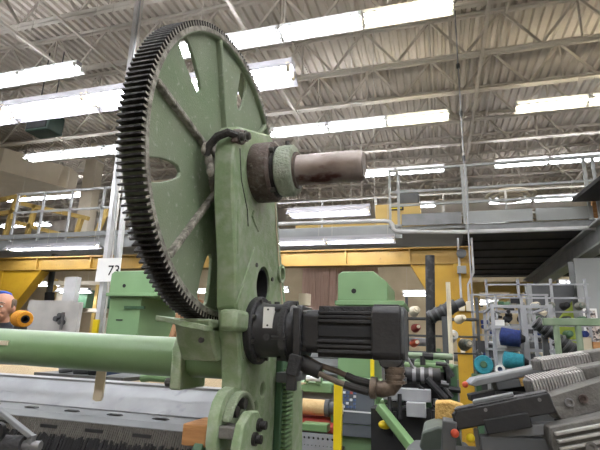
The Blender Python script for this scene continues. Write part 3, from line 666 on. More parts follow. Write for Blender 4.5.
# things on the catwalk
yx = thing('storage_bin', 'pale yellow bin on the catwalk right of the shaft', 'bin', (-.7, 9.2, 3.52))
MB().box((-1.15, 9.0, 3.52), (-.25, 9.5, 4.26)).build('body', 'yellow_pale', yx, bevel=.01)
MB().box((-.85, 8.985, 4.12), (-.58, 9.0, 4.20)).build('sign_plate', 'ink', yx, smooth=False)
MB().box((-.82, 8.98, 4.15), (-.61, 8.986, 4.175)).build('sign_stripe', 'yellow_bright', yx, smooth=False)
tag(MB().box((-.68, 9.05, 4.262), (-.28, 9.4, 4.58)).build('dark_case', 'grey_dark', bevel=.02), 'dark grey case resting on the pale yellow bin', 'case')
tag(MB().box((-3.1, 9.8, 3.5), (-.2, 9.9, 4.12)).build('catwalk_panel', 'yellow_pale', smooth=False), 'pale yellow panel behind the catwalk under the shaft', 'panel')
# yellow stair rails on the left
ys = thing('stair_railing', 'pale yellow stair railing behind the left catwalk', 'railing', (-9.5, 9.0, 3.6))
for p0, p1 in (((-11.5, 9, 4.95), (-10.5, 9, 5.05)), ((-10.75, 9, 5.0), (-10.95, 9, 3.6)), ((-10.05, 9, 4.75), (-10.2, 9, 3.6)), ((-10.7, 9, 4.85), (-8.3, 9, 4.3)), ((-10.8, 9, 4.35), (-8.4, 9, 3.75)), ((-11.5, 9, 4.55), (-10.7, 9, 4.6)), ((-8.5, 9, 4.35), (-8.65, 9, 3.6)), ((-7.75, 9, 4.55), (-8.1, 9, 3.6)), ((-6.1, 9, 4.5), (-6.1, 9, 3.6))):
    MB().bar(p0, p1, .10, .10).build('bar', 'yellow_pale', ys, smooth=False)
# duct box and column upper left
du = MB().prism([(-15, 8.2), (-11.7, 9.1), (-10.95, 10.8), (-11.1, 11.3), (-15, 11.3)], [], XY, 5.9, 6.58).build('air_duct', 'tan', smooth=False)
tag(du, 'large tan air duct box below the roof at left', 'duct')
du2 = MB()
tag(MB().box((-10.5, 10.9, 3.5), (-10.05, 11.2, 7.4)).build('tan_column', 'tan', smooth=False), 'tan building column behind the left railing', 'column')
tag(MB().box((-9.6, 12.4, 5.2), (-5.2, 12.9, 6.598)).build('tan_duct', 'tan', smooth=False), 'smaller tan duct behind the tan column', 'duct')
# round ceiling diffuser
vt = thing('air_diffuser', 'round ring shaped ceiling air diffuser above the right catwalk', 'vent', (2.07, 13.2, 5.5))
for r, z in ((.66, 5.62), (.50, 5.58), (.34, 5.54), (.18, 5.50)):
    MB().ring((2.07, 13.2, z), (0, 0, 1), 0, .03, r - .08, r, 32).build('ring', 'tan', vt)
MB().cyl((2.07, 13.2, 5.62), (2.07, 13.2, 5.85), .30, n=24).build('neck', 'tan', vt)
for q in range(4): MB().cyl((2.07 + .55 * cos(q * pi / 2 + .4), 13.2 + .55 * sin(q * pi / 2 + .4), 5.64), (2.07 + .3 * cos(q * pi / 2 + .4), 13.2 + .3 * sin(q * pi / 2 + .4), RZ), .012, n=5).build('hanger', 'joist', vt)
# hanging green heater upper left
ht = thing('unit_heater', 'dark green unit heater hung below the roof at upper left', 'heater', (-7.75, 6.8, 5.5))
MB().box((-8.05, 6.6, 5.50), (-7.45, 7.0, 5.92)).build('housing', 'heater_green', ht, bevel=.03)
MB().box((-8.0, 6.58, 5.55), (-7.5, 6.6, 5.87)).build('grille', 'black_matte', ht, smooth=False)
for x in (-7.95, -7.55): MB().cyl((x, 6.75, 5.9), (x, 6.75, RZ), .012, n=6).build('hanger', 'grey_dark', ht)
# tall pale pole with a paper sign
pp = thing('service_pole', 'pale grey service pole pair with cables reaching up to the roof', 'pole', (-4.15, 5.0, 0))
MB().bar((-4.15, 5, 0), (-4.31, 5, 6.58), .075, .06).build('post', 'pole_grey', pp, smooth=False)
MB().bar((-3.93, 5, 0), (-4.08, 5, 4.1), .06, .05).build('post', 'pole_grey', pp, smooth=False)
MB().cyl((-4.02, 4.94, 0), (-4.17, 4.94, 6.58), .012, n=6).build('cable', 'wire', pp)
MB().path([(-3.97, 4.94, 0), (-3.99, 4.94, 2.2), (-4.2, 4.94, 3.6), (-4.22, 4.94, 6.58)], .012, 6).build('cable', 'grey_paint', pp)
sg = thing('paper_sign', 'white paper sign reading 73 on the pale poles', 'sign', (-4.08, 4.92, 2.13))
MB().box((-4.27, 4.915, 2.14), (-3.91, 4.925, 2.45)).build('sheet', 'paper', sg, smooth=False)
fc = bpy.data.curves.new('numerals', 'FONT'); fc.body = '73'; fc.size = .19; fc.extrude = .001; fc.align_x = 'CENTER'
fo = bpy.data.objects.new('numerals_tmp', fc); col.objects.link(fo)
dg = bpy.context.evaluated_depsgraph_get()
me = bpy.data.meshes.new_from_object(fo.evaluated_get(dg)); bpy.data.objects.remove(fo)
me.materials.clear(); me.materials.append(MATS['ink'])
fo = bpy.data.objects.new('numerals', me); col.objects.link(fo); fo.parent = sg; fo.location = Vector((-4.0, 4.912, 2.22)) - sg.location; fo.rotation_euler = (pi / 2, 0, 0)
for x, y, z0, z1, l in ((1.0, 7.0, 3.0, 6.6, 'thin vertical conduit drop passing the right railing'),):
    pass
cdp = thing('conduit_drop', 'thin grey conduit dropping from the roof beside the yellow column', 'conduit', (.50, 7.3, 1.5))
MB().cyl((.50, 7.3, 0), (.50, 7.3, RZ), .012, n=6).build('pipe', 'galv', cdp)
for z in (6.1, 5.2, 4.4): MB().cyl((.50, 7.3, z), (.50, 7.3, z + .08), .028, n=8).build('coupling', 'grey_dark', cdp)
for x, y in ((-1.32, 7.2), (-.93, 7.2)):
    tag(MB().cyl((x, y, 3.6), (x, y, RZ), .006, n=5).build('hanging_wire', 'wire'), 'thin hanging wire right of the gear, %s' % ('left one' if x < -1 else 'right one'), 'wire', 'hanging wires')

# ================================================================== background machines
pk = thing('board_stack', 'row of pinkish brown upright boards under the yellow beam', 'boards', (-2.1, 10, 1.2))
for k in range(11):
    x = -2.95 + k * .157
    MB().box((x, 10 + random.uniform(-.02, .02), 1.2), (x + .15, 10.06, 3.2)).build('board', 'pink_board', pk, smooth=False)
# mid green loom head with control panel
def loom_head(name, label, ox, oy, top, w_, dep, foot, mirror=1):
    t = thing(name, label, 'machine', (ox, oy, 0))
    z = top
    MB().prism([(ox, z - .26), (ox, z - .03), (ox + .04, z), (ox + w_ * .72, z), (ox + w_, z - .10), (ox + w_, z - .26)], [], XZ, oy, oy + dep).build('head_box', 'green_pale', t, bevel=.008)
    MB().prism([(ox, z - .26), (ox + w_ * .70, z - .26), (ox + w_ * .70, 0), (ox, 0)], [], XZ, oy + .04, oy + dep * .9).build('pedestal', 'green_pale', t, bevel=.008)
    MB().box((ox - .02, oy - .03, z - .30), (ox + w_ + .14, oy + dep, z - .26)).build('ledge', 'green_pale', t, bevel=.005)
    MB().lathe((ox + w_ * .33, oy - .001, z - .175), (0, -1, 0), [(0, .022), (.004, .022), (.004, .012)], 14).build('hole_plug', 'ink', t)
    MB().box((ox + w_ * .36, oy + .02, z - .44), (ox + w_ * .8, oy + .05, z - .41)).build('slot_bar', 'green_dark', t, smooth=False)
    MB().box((ox + w_ * .20, oy + .034, z - .58), (ox + w_ * .34, oy + .04, z - .565)).build('name_plate', 'ink', t, smooth=False)
    return t
loom_head('weaving_machine', 'green loom head cabinet standing behind the black motor', -.85, 4.0, 2.09, .44, .7, 0)
loom_head('weaving_machine', 'green loom head cabinet left of the gear behind the roller', -3.77, 4.6, 2.22, .62, .9, 0)
cp_ = thing('control_console', 'green console with dark keypad panel behind the yellow post', 'console', (-.58, 3.4, 0))
MB().prism([(3.42, 0), (3.40, .93), (3.47, 1.20), (3.9, 1.20), (3.9, 0)], [], YZ, -.72, -.44).build('cabinet', 'green_pale', cp_, bevel=.008)
mP = frame((-.58, 3.436, 1.032), (1, 0, 0), Vector((0, .25, 1)).normalized())
pn = MB().box((-.115, -.026, -.12), (.125, -.012, .15), mP).build('key_panel', 'panel_dark', cp_, smooth=False)
MB().box((-.10, -.030, -.045), (.12, -.026, -.035), mP).build('label_strip', 'key_white', cp_, smooth=False)
MB().box((-.115, -.024, -.20), (.125, -.004, -.125), mP).build('lower_panel', 'panel_dark', cp_, smooth=False)
for i in range(5):
    for j in range(4):
        if j == 2 and i % 2: continue
        MB().box((-.10 + j * .026, -.034, -.02 + i * .024), (-.082 + j * .026, -.025, -.004 + i * .024), mP).build('key', 'red' if (i, j) == (4, 2) else ('key_white' if (i * 3 + j) % 4 == 0 else 'key_blue'), pn, smooth=False)
MB().lathe(mP @ Vector((.06, -.024, .115)), mP.to_3x3() @ Vector((0, -1, 0)), [(0, .034), (.012, .034), (.02, .026), (.02, .015)], 16).build('stop_button', 'cream', cp_)
tag(MB().box((-.65, 2.98, 0), (-.60, 3.02, 1.225)).build('yellow_post', 'yellow_bright', bevel=.004), 'slim bright yellow post in front of the console', 'post')
ym = thing('yellow_rail', 'short bright yellow bar on the green cabinet under the motor', 'bar', (-.52, 3.8, 1.2))
MB().box((-.535, 3.80, 1.20), (-.505, 3.83, 1.62)).build('bar', 'yellow_bright', ym, smooth=False)
cr = thing('cloth_roll', 'beige cloth roll with grey end collar beside the yellow post', 'roll', (-.95, 3.4, .95))
MB().lathe((-1.35, 3.4, 1.01), AX, [(0, .055), (.50, .055), (.56, .055)], 24).build('cloth', 'cloth_tan', cr)
MB().lathe((-.80, 3.4, 1.01), AX, [(0, .06), (.03, .06), (.03, .045), (.09, .045)], 24).build('collar', 'grey_dark', cr)
MB().lathe((-.72, 3.4, 1.01), AX, [(0, .05), (.03, .055), (.05, .03)], 20).build('cap', 'cream', cr)
rc = thing('red_cover', 'red sheet metal cover below the beige cloth roll', 'cover', (-.9, 3.35, .85))
MB().prism([(3.30, .86), (3.30, .90), (3.48, .955), (3.48, .86)], [], YZ, -1.35, -.71).build('sheet', 'red', rc, bevel=.004)
tag(MB().box((-1.0, 3.22, .885), (-.93, 3.28, .935)).build('orange_box', 'orange', bevel=.006), 'small orange box on the perforated tray', 'box')
tag(MB().box((-.92, 3.2, .88), (-.74, 3.30, .93)).build('green_box', 'green_smooth', bevel=.006), 'small green block on the perforated tray', 'block')
tr = thing('perforated_tray', 'grey perforated metal tray below the red cover', 'tray', (-.85, 3.2, .7))
hl = [circ(-1.02 + k * .032, .845, .008, .009, 8) for k in range(11)] + [circ(-1.02 + k * .026, .80, .004, .005, 6) for k in range(13)]
MB().prism([(-1.15, .76), (-.66, .76), (-.66, .875), (-1.15, .875)], hl, XZ, 3.18, 3.19).build('front', 'galv', tr)
MB().box((-1.15, 3.19, .76), (-.66, 3.5, .77)).build('bottom', 'black_matte', tr, smooth=False)
MB().box((-1.15, 3.20, .77), (-.66, 3.21, .875)).build('inner_wall', 'black_matte', tr, smooth=False)
# base shelves that carry roll and tray
lb = thing('machine_bench', 'grey loom base behind the post under the cloth roll', 'machine base', (-1, 3.6, 0))
MB().box((-1.6, 3.2, 0), (-.66, 3.9, .76)).build('body', 'grey_dark', lb, smooth=False)
MB().box((-1.6, 3.55, .76), (-.75, 3.9, 1.15)).build('back', 'grey_metal', lb, smooth=False)
for x in (-1.35, -.735): MB().box((x - .02, 3.37, .76), (x + .02, 3.43, .97)).build('bearing_stand', 'green_dark', lb, smooth=False)
mc = thing('green_mechanism', 'small green lever mechanism above the cloth roll', 'mechanism', (-.9, 3.5, 1.15))
MB().box((-1.05, 3.5, 1.10), (-.78, 3.7, 1.17)).build('bed', 'green_pale', mc, bevel=.005)
MB().bar((-.98, 3.5, 1.16), (-.93, 3.5, 1.28), .03, .03).build('lever', 'green_smooth', mc, bevel=.003)
MB().bar((-.88, 3.5, 1.16), (-.86, 3.5, 1.30), .05, .04).build('lever', 'green_pale', mc, bevel=.003)
MB().cyl((-.97, 3.48, 1.20), (-.86, 3.48, 1.20), .02, n=10).build('spindle', 'white_paint', mc)
MB().cyl((-.90, 3.48, 1.24), (-.84, 3.48, 1.24), .016, n=10).build('spindle', 'steel', mc)
wl = thing('louvre_panel', 'pale grey louvred panel behind the green post', 'panel', (-1.1, 4.4, 1.2))
for k in range(6): MB().box((-1.5, 4.4, 1.18 + k * .075), (-.88, 4.44, 1.245 + k * .075)).build('slat', 'galv', wl, smooth=False)
MB().box((-1.5, 4.44, 0), (-.88, 4.48, 1.66)).build('backing', 'grey_metal', wl, smooth=False)

# green loom machine right of the motor
gm = thing('green_loom', 'green loom with rollers and black drum between motor and yellow column', 'loom', (-.1, 3.3, 0))
MB().box((-.40, 3.3, 0), (.08, 3.8, 1.10)).build('body', 'green_smooth', gm, bevel=.008)
MB().prism([(-.17, 1.1), (-.17, 1.36), (-.13, 1.40), (.0, 1.40), (.04, 1.36), (.04, 1.1)], [], XZ, 3.34, 3.6).build('upper_housing', 'green_pale', gm, bevel=.008)
MB().cyl((-.30, 3.22, 1.335), (.08, 3.22, 1.335), .022, n=16).build('roller', 'green_smooth', gm)
MB().cyl((-.22, 3.22, 1.40), (.08, 3.22, 1.40), .020, n=16).build('roller', 'green_rail', gm)
MB().cyl((-.22, 3.1, 1.285), (.0, 3.1, 1.285), .045, n=20).build('drum', 'black_paint', gm)
for x in (-.17, -.12, -.07): MB().lathe((x, 3.1, 1.285), AX, [(0, .05), (.022, .05)], 20).build('drum_ring', 'steel', gm)
MB().cyl((-.27, 3.1, 1.285), (-.22, 3.1, 1.285), .06, n=20).build('drum_flange', 'black_matte', gm)
MB().box((-.34, 2.95, 1.14), (-.06, 3.05, 1.21)).build('rail_block', 'galv', gm, bevel=.004)
MB().box((-.20, 2.9, 1.06), (-.09, 3.0, 1.14)).build('carriage', 'galv', gm, bevel=.004)
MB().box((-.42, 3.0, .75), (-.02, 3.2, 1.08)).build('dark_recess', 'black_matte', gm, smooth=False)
MB().bar((-.36, 2.95, 1.10), (-.14, 2.75, .90), .05, .045).build('arm', 'green_smooth', gm, bevel=.004)
MB().cyl((-.17, 2.76, .93), (-.13, 2.74, .88), .035, n=12).build('arm_joint', 'cream', gm)
for x, z in ((-.30, 1.16), (-.27, 1.08), (-.24, 1.18), (-.05, 1.1)):
    MB().cyl((x, 2.94, z), (x, 2.94, z - .14), .012, n=8).build('pin', 'black_paint', gm)
MB().ball((-.33, 2.95, 1.0), (.04, .04, .025)).build('yellow_cap', 'yellow_bright', gm)
MB().box((.02, 3.25, .9), (.10, 3.5, 1.34)).build('side_plate', 'green_dark', gm, smooth=False)
for k in range(5): MB().box((-.38 + k * .02, 3.28, 1.2 + .03 * (k % 2)), (-.365 + k * .02, 3.3, 1.34)).build('heald', 'steel', gm, smooth=False)
rg = random.Random(3)
for k in range(46):
    x = rg.uniform(-.34, .06); y = rg.uniform(2.98, 3.24); z = rg.uniform(1.02, 1.44); L = rg.uniform(.03, .11)
    m = rg.choice(['black_paint', 'grey_dark', 'steel', 'green_dark', 'black_matte', 'black_paint', 'galv'])
    if k % 3: MB().cyl((x, y, z), (x + rg.choice([L, 0, L * .6]), y, z - rg.choice([0, L, L * .6]) - .005), rg.uniform(.008, .022), n=8).build('linkage', m, gm)
    else: MB().cbox((x, y, z), (L * .7, .03, L * .5)).build('linkage', m, gm, bevel=.003)
MB().box((-.36, 3.25, 1.08), (.06, 3.29, 1.30)).build('dark_panel', 'black_matte', gm, smooth=False)
dmx = thing('yarn_feeder', 'dark cluttered yarn feeder unit between yellow column and creel', 'machine', (.6, 5.6, 0))
MB().box((.36, 5.6, 0), (1.15, 5.75, 1.55)).build('body', 'grey_dark', dmx, smooth=False)
for x in (.37, .62, .88, 1.13): MB().box((x - .012, 5.5, 0), (x + .012, 5.53, 2.05)).build('upright', 'galv', dmx, smooth=False)
for z in (1.35, 1.6, 1.85, 2.04): MB().box((.36, 5.5, z), (1.15, 5.52, z + .02)).build('crossbar', 'galv', dmx, smooth=False)
for k in range(70):
    x = rg.uniform(.38, 1.12); y = rg.uniform(5.45, 5.6); z = rg.uniform(1.1, 2.0); L = rg.uniform(.03, .10)
    m = rg.choice(['black_paint', 'grey_dark', 'yarn_mix', 'green_dark', 'black_matte', 'galv', 'cream', 'black_paint', 'yarn_blue', 'yarn_teal'])
    if k % 2: MB().cyl((x, y, z), (x + rg.choice([L, 0, L * .6]), y - .03, z - rg.choice([0, L, L * .6]) - .005), rg.uniform(.010, .034), n=8).build('feeder', m, dmx)
    else: MB().cbox((x, y, z), (L, .03, L * .6)).build('feeder', m, dmx, bevel=.004)
# clutter behind: dark pole, pale pole, red and grey bits
tag(MB().cyl((-.12, 4.77, 0), (-.055, 4.68, 2.35), .045, n=16).build('dark_post', 'black_dusty'), 'dark round post between motor and yellow brace', 'post')
tag(MB().cyl((.083, 3.9, 0), (.083, 3.7, 1.95), .017, n=10).build('pale_pole', 'cream'), 'thin cream pole in front of the yellow column', 'pole')
for k, (x, y, z, r, m, l) in enumerate(((-.23, 5.2, 1.66, .045, 'red', 'red cone of yarn left of the dark post'), (-.24, 5.2, 1.84, .055, 'cream', 'cream cone of yarn above the red cone'), (-.25, 5.2, 1.5, .042, 'orange_red', 'orange red cone of yarn left of the dark post'), (.12, 5.0, 1.58, .07, 'white_paint', 'white cone of yarn right of the dark post'), (.22, 5.0, 1.75, .045, 'cream', 'cream cone of yarn below the yellow brace'), (.26, 5.0, 1.5, .06, 'yarn_mix', 'grey cone of yarn right of the dark post, lowest one'))):
    t = thing('yarn_cone', l, 'yarn cone', (x, y, z - r), 'yarn cones by the dark post')
    MB().lathe((x, y, z), (.3, -1, .1), [(-.07, r), (-.06, r * 1.05), (.07, r * .7), (.08, r * .6)], 18).build('yarn', m, t)
    MB().lathe((x, y, z), (.3, -1, .1), [(.07, .02), (.10, .018)], 10).build('core', 'cream', t)
ck = thing('yarn_shelf', 'dark shelf frame carrying cones by the dark post', 'shelf', (0, 5.2, 0))
for z in (1.42, 1.59, 1.77): MB().box((-.35, 5.1, z - .02), (.4, 5.4, z - .005)).build('shelf', 'grey_dark', ck, smooth=False)
for x in (-.35, .39): MB().box((x, 5.3, 0), (x + .03, 5.34, 2.0)).build('upright', 'grey_dark', ck, smooth=False)
dm = thing('dark_motor', 'tilted dark motor below the yellow brace', 'motor', (.08, 4.6, 1.7))
mD = frame((.06, 4.6, 1.80), (.9, 0, .45))
MB().cyl((-.16, 0, 0), (.12, 0, 0), .06, n=16, M=mD).build('body', 'black_paint', dm)
MB().cyl((.12, 0, 0), (.2, 0, 0), .04, n=16, M=mD).build('nose', 'grey_dark', dm)
for k in range(4): MB().ring((-.14 + k * .06, 0, 0), AX, 0, .02, .055, .068, 16, mD).build('rib', 'grey_dark', dm)
tag(MB().box((.03, 4.5, .0), (.12, 4.7, 1.74)).build('motor_stand', 'grey_dark', smooth=False), 'dark stand under the tilted motor', 'stand')

# ---------------- yarn rack (creel) right of the yellow column
ck = thing('yarn_creel', 'grey metal creel rack holding blue and teal yarn cones', 'rack', (.65, 4.2, 0))
for x, y in ((.44, 4.2), (.66, 4.25), (.88, 4.2), (.44, 4.9), (.88, 4.9)):
    MB().box((x - .014, y - .014, 0), (x + .014, y + .014, 1.83)).build('upright', 'galv', ck, smooth=False)
for z in (1.30, 1.46, 1.64, 1.81):
    MB().box((.42, 4.19, z - .012), (.90, 4.215, z + .012)).build('crossbar', 'galv', ck, smooth=False)
    MB().box((.43, 4.2, z - .01), (.45, 4.9, z + .01)).build('side_bar', 'galv', ck, smooth=False)
    MB().box((.87, 4.2, z - .01), (.89, 4.9, z + .01)).build('side_bar', 'galv', ck, smooth=False)
MB().box((.455, 4.22, 1.28), (.53, 4.24, 1.70)).build('back_plate', 'paper', ck, smooth=False)
MB().box((.655, 4.18, 1.25), (.70, 4.2, 1.80)).build('front_strip', 'galv', ck, smooth=False)
for (x, z, r, m, l) in ((.565, 1.555, .072, 'yarn_blue', 'dark blue yarn cone on the creel rack'), (.575, 1.375, .066, 'yarn_teal', 'teal yarn cone lying on the creel rack below the blue one')):
    t = thing('yarn_cone', l, 'yarn cone', (x, 4.15, z - r), 'cones on the creel')
    MB().lathe((x - .09, 4.13, z + .01), (1, -.2, -.12), [(0, r * .55), (.01, r), (.15, r * .92), (.16, r * .5)], 22).build('yarn', m, t)
    MB().lathe((x + .065, 4.10, z - .008), (1, -.2, -.12), [(0, r * .55), (.03, r * .3)], 14).build('core', 'ink', t)
t = thing('yarn_cone', 'teal yarn cone facing the viewer beside the yellow column', 'yarn cone', (.34, 4.1, 1.25), 'cones on the creel')
MB().lathe((.335, 4.1, 1.335), (-.05, -1, .1), [(-.12, .055), (0, .075), (.01, .068), (.012, .03)], 22).build('yarn', 'yarn_teal', t)
MB().lathe((.335, 4.088, 1.337), (-.05, -1, .1), [(0, .028), (.012, .024)], 14).build('core', 'green_dark', t)
t = thing('yarn_spool', 'small white rimmed spool beside the teal cones', 'spool', (.46, 4.1, 1.25))
MB().ring((.455, 4.1, 1.305), (0, -1, .1), 0, .02, .02, .036, 20).build('rim', 'paper', t)
MB().cyl((.455, 4.11, 1.305), (.455, 4.16, 1.305), .025, n=14).build('core', 'key_blue', t)
sh_ = thing('cone_shelf', 'dark green shelf under the teal yarn cones', 'shelf', (.4, 4.2, 0))
MB().box((.25, 4.0, 1.22), (.42, 4.3, 1.255)).build('board', 'green_dark', sh_, smooth=False)
MB().box((.27, 4.1, 0), (.31, 4.2, 1.22)).build('leg', 'green_dark', sh_, smooth=False)
# far creel with many little cones: one rack, one object per cone
fc_ = thing('far_creel', 'far grey rack of many small cones behind the yellow column', 'rack', (1.0, 7, 0))
for x in (.62, 1.0, 1.38, 1.76):
    MB().box((x - .015, 6.4, 0), (x + .015, 6.43, 2.35)).build('upright', 'galv', fc_, smooth=False)
zs = [1.35 + .17 * k for k in range(7)]
for z in zs: MB().box((.6, 6.4, z - .1), (1.8, 6.42, z - .08)).build('crossbar', 'galv', fc_, smooth=False)
cmesh = {}
cnames = {'yarn_mix': 'grey', 'ink': 'black', 'yarn_blue': 'blue', 'cream': 'cream', 'green_dark': 'dark green', 'purple': 'purple', 'orange_red': 'orange red', 'yarn_gold': 'gold'}
for i, z in enumerate(zs[:5]):
    for k in range(7):
        m = random.choice(['yarn_mix', 'ink', 'yarn_mix', 'green_dark', 'yarn_blue', 'cream', 'ink', 'yarn_mix'])
        if m not in cmesh:
            o = MB().lathe((0, 0, 0), (.2, -1, .1), [(-.05, .05), (.05, .038), (.06, .015)], 12).build('yarn_cone', m); cmesh[m] = o.data; bpy.data.objects.remove(o)
        o = bpy.data.objects.new('yarn_cone', cmesh[m]); col.objects.link(o); o.location = (.68 + k * .165, 6.36, z - .018)
        tag(o, 'small %s yarn cone, %s from left on the %s far rack shelf' % (cnames[m], ['first', 'second', 'third', 'fourth', 'fifth', 'sixth', 'seventh'][k], ['lowest', 'second lowest', 'third lowest', 'second highest', 'top'][i]), 'yarn cone', 'small cones on the far rack')
# dark motors right of the creel
for (x, y, z, dx, dz, l) in ((.78, 3.95, 1.625, .8, -.6, 'upper dark motor right of the creel'), (.86, 3.72, 1.49, .6, -.5, 'lower dark motor right of the creel')):
    t = thing('winder_motor', l, 'motor', (x, y, z - .1), 'dark motors by the creel')
    mD = frame((x, y, z), (dx, 0, dz))
    MB().lathe((-.08, 0, 0), AX, [(0, .03), (0, .05), (.12, .055), (.14, .04), (.17, .04)], 18, mD).build('body', 'black_paint', t)
    for k in range(3): MB().ring((-.06 + k * .04, 0, 0), AX, 0, .014, .05, .06, 18, mD).build('rib', 'grey_dark', t)
    MB().cyl((.09, 0, 0), (.12, 0, 0), .025, n=12, M=mD).build('cap', 'galv', t)
    MB().box((x - .02, y + .03, 0), (x + .02, y + .07, z - .02)).build('bracket', 'grey_dark', t, smooth=False)
# pale green rail
gr_ = thing('green_rail', 'pale green horizontal rail on posts at the right edge', 'rail', (.9, 3.6, 0))
MB().bar((.70, 3.6, 1.655), (1.5, 3.6, 1.665), .04, .05).build('rail', 'green_rail', gr_, bevel=.004)
for x in (.78, .915): MB().cyl((x, 3.6, 0), (x, 3.6, 1.64), .02, n=12).build('post', 'green_rail', gr_)
bx_ = thing('card_box', 'tan and brown carton on the pale green rail at right', 'box', (1.0, 3.8, 1.45))
MB().box((.95, 3.72, 1.45), (1.02, 3.78, 1.56)).build('side', 'cream', bx_, smooth=False)
MB().box((1.02, 3.70, 1.45), (1.2, 3.80, 1.53)).build('front', 'wood', bx_, smooth=False)
tag(MB().box((.93, 3.68, .2), (1.6, 3.9, 1.45)).build('green_bench', 'green_smooth', smooth=False), 'green bench under the carton at right', 'bench')

# generic far machine line on the floor
def far_machine(x, y, l, s=1.0, c='green_smooth'):
    t = thing('far_machine', l, 'machine', (x, y, 0))
    MB().box((x - .6 * s, y, 0), (x + .6 * s, y + .6, 1.15 * s)).build('body', c, t, bevel=.02)
    MB().box((x - .5 * s, y - .05, .3), (x + .1 * s, y, .9 * s)).build('door', 'grey_metal', t, smooth=False)
    MB().cyl((x - .6 * s, y + .1, 1.3 * s), (x + .6 * s, y + .1, 1.3 * s), .08, n=14).build('roller', 'steel', t)
    for sx in (-.62, .62): MB().box((x + sx * s - .04, y, 0), (x + sx * s + .04, y + .3, 1.45 * s)).build('side_arm', c, t, bevel=.01)
far_machine(-1.9, 6.0, 'green machine far behind the louvred panel', 1.05)
far_machine(.6, 9.5, 'green machine behind the yellow column', 1.0)
far_machine(-5.6, 6.5, 'green machine behind the leaning service pole', 1.05, 'green_pale')
far_machine(2.2, 5.6, 'grey machine right of the creel rack', 1.0, 'grey_metal')
far_machine(-.9, 9.5, 'grey machine behind the green loom head', 1.2, 'grey_metal')
far_machine(-8.2, 6.2, 'green machine behind the person', 1.2, 'green_dark')

tb = thing('tan_beam', 'beige steel beam with posts under the black platform', 'beam', (1.2, 12.6, 0))
MB().box((.6, 12.6, 2.9), (3.0, 12.75, 3.15)).build('beam', 'yellow_pale', tb, smooth=False)
for x in (.9, 1.9, 2.5): MB().box((x, 12.6, 0), (x + .14, 12.75, 2.9)).build('post', 'yellow_pale', tb, smooth=False)
MB().bar((.95, 12.65, 2.2), (1.9, 12.65, 2.9), .1, .12).build('brace', 'yellow_pale', tb, smooth=False)
pb = thing('pallet_rack', 'tan pallet rack far behind the metal panel on the left', 'rack', (-9, 12.5, 0))
for x in (-12.6, -10.8, -9.0, -7.2): MB().box((x, 12.5, 0), (x + .12, 12.6, 3.3)).build('upright', 'yellow_pale', pb, smooth=False)
for z in (1.3, 2.2, 3.1): MB().box((-12.6, 12.48, z), (-7.1, 12.62, z + .13)).build('rack_beam', 'tan', pb, smooth=False)
for k, (x, z, h_, m) in enumerate(((-12.2, 2.33, .5, 'tan'), (-11.5, 2.33, .6, 'green_dark'), (-10.4, 2.33, .45, 'green_dark'), (-9.6, 2.33, .6, 'wood'), (-8.6, 2.33, .5, 'tan'), (-7.9, 2.33, .4, 'grey_dark'), (-12.0, 1.43, .5, 'wood'), (-10.5, 1.43, .6, 'tan'), (-8.5, 1.43, .6, 'green_dark'))):
    tag(MB().box((x, 12.35, z), (x + .55, 12.8, z + h_)).build('carton', m, bevel=.015), '%s carton on the %s shelf of the far tan rack, %s' % ({'tan': 'tan', 'green_dark': 'dark green', 'wood': 'brown', 'grey_dark': 'grey'}[m], 'middle' if z > 2 else 'lower', ['far left', 'second from left', 'third from left', 'fourth from left', 'fifth from left', 'far right', 'left', 'centre', 'right'][k]), 'carton', 'cartons on the far rack')
# ---------------- left background: panels, planks, person's corner
pn = thing('metal_panel', 'brushed grey metal panel standing right of the person', 'panel', (-3.55, 3.6, 0))
MB().box((-3.88, 3.6, .6), (-3.36, 3.63, 1.775)).build('sheet', 'panel_light', pn, smooth=False)
MB().box((-3.36, 3.58, .6), (-3.24, 3.62, 1.76)).build('edge', 'panel_light', pn, smooth=False)
for x, z in ((-3.48, 1.60), (-3.44, 1.63), (-3.42, 1.57)): MB().cyl((x, 3.6, z), (x, 3.55, z), .025, n=10).build('knob', 'grey_dark', pn)
MB().bar((-3.40, 3.56, 1.5), (-3.40, 3.56, 1.66), .02, .02).build('latch', 'steel', pn, smooth=False)
for x in (-3.86, -3.40): MB().box((x, 3.62, 0), (x + .04, 3.66, .62)).build('foot', 'grey_dark', pn, smooth=False)
tag(MB().box((-4.40, 4.55, 0), (-4.22, 4.62, 2.15)).build('grey_stanchion', 'pole_grey', smooth=False), 'pale grey square stanchion behind the metal panel', 'stanchion')
dp = thing('dark_pillar', 'dark pillar with black sleeve left of the pale stanchion', 'pillar', (-9.1, 9, 0))
MB().cyl((-9.05, 9, 0), (-9.15, 9, 3.4), .07, n=12).build('pillar', 'grey_dark', dp)
MB().cyl((-9.03, 9, 1.9), (-9.1, 9, 2.45), .11, n=12).build('sleeve', 'black_matte', dp)
tag(MB().box((-3.62, 3.70, 1.2), (-3.56, 3.72, 1.4)).build('yellow_tag', 'yellow_bright', smooth=False), 'unseen yellow tag behind the panel', 'tag') if False else None
tag(MB().box((-4.22, 4.93, 1.45), (-4.14, 4.96, 1.66)).build('yellow_sleeve', 'yellow_bright', smooth=False), 'small bright yellow marker at the foot of the pale pole', 'marker')
pls = thing('leaning_planks', 'brown wooden planks leaning behind the gear bottom', 'planks', (-2.8, 4.6, 1))
for k in range(6):
    mQ = Matrix.Translation((-2.98 + k * .065, 4.55 + .015 * k, 1.0)) @ Matrix.Rotation(radians(14), 4, 'Y')
    MB().box((0, 0, 0), (.055, .03, .92 + .03 * (k % 3)), mQ).build('plank', 'planks', pls, smooth=False)
tag(MB().box((-3.2, 4.5, 0), (-2.5, 5.1, 1.0)).build('plank_crate', 'wood', smooth=False), 'wooden crate under the leaning planks', 'crate')
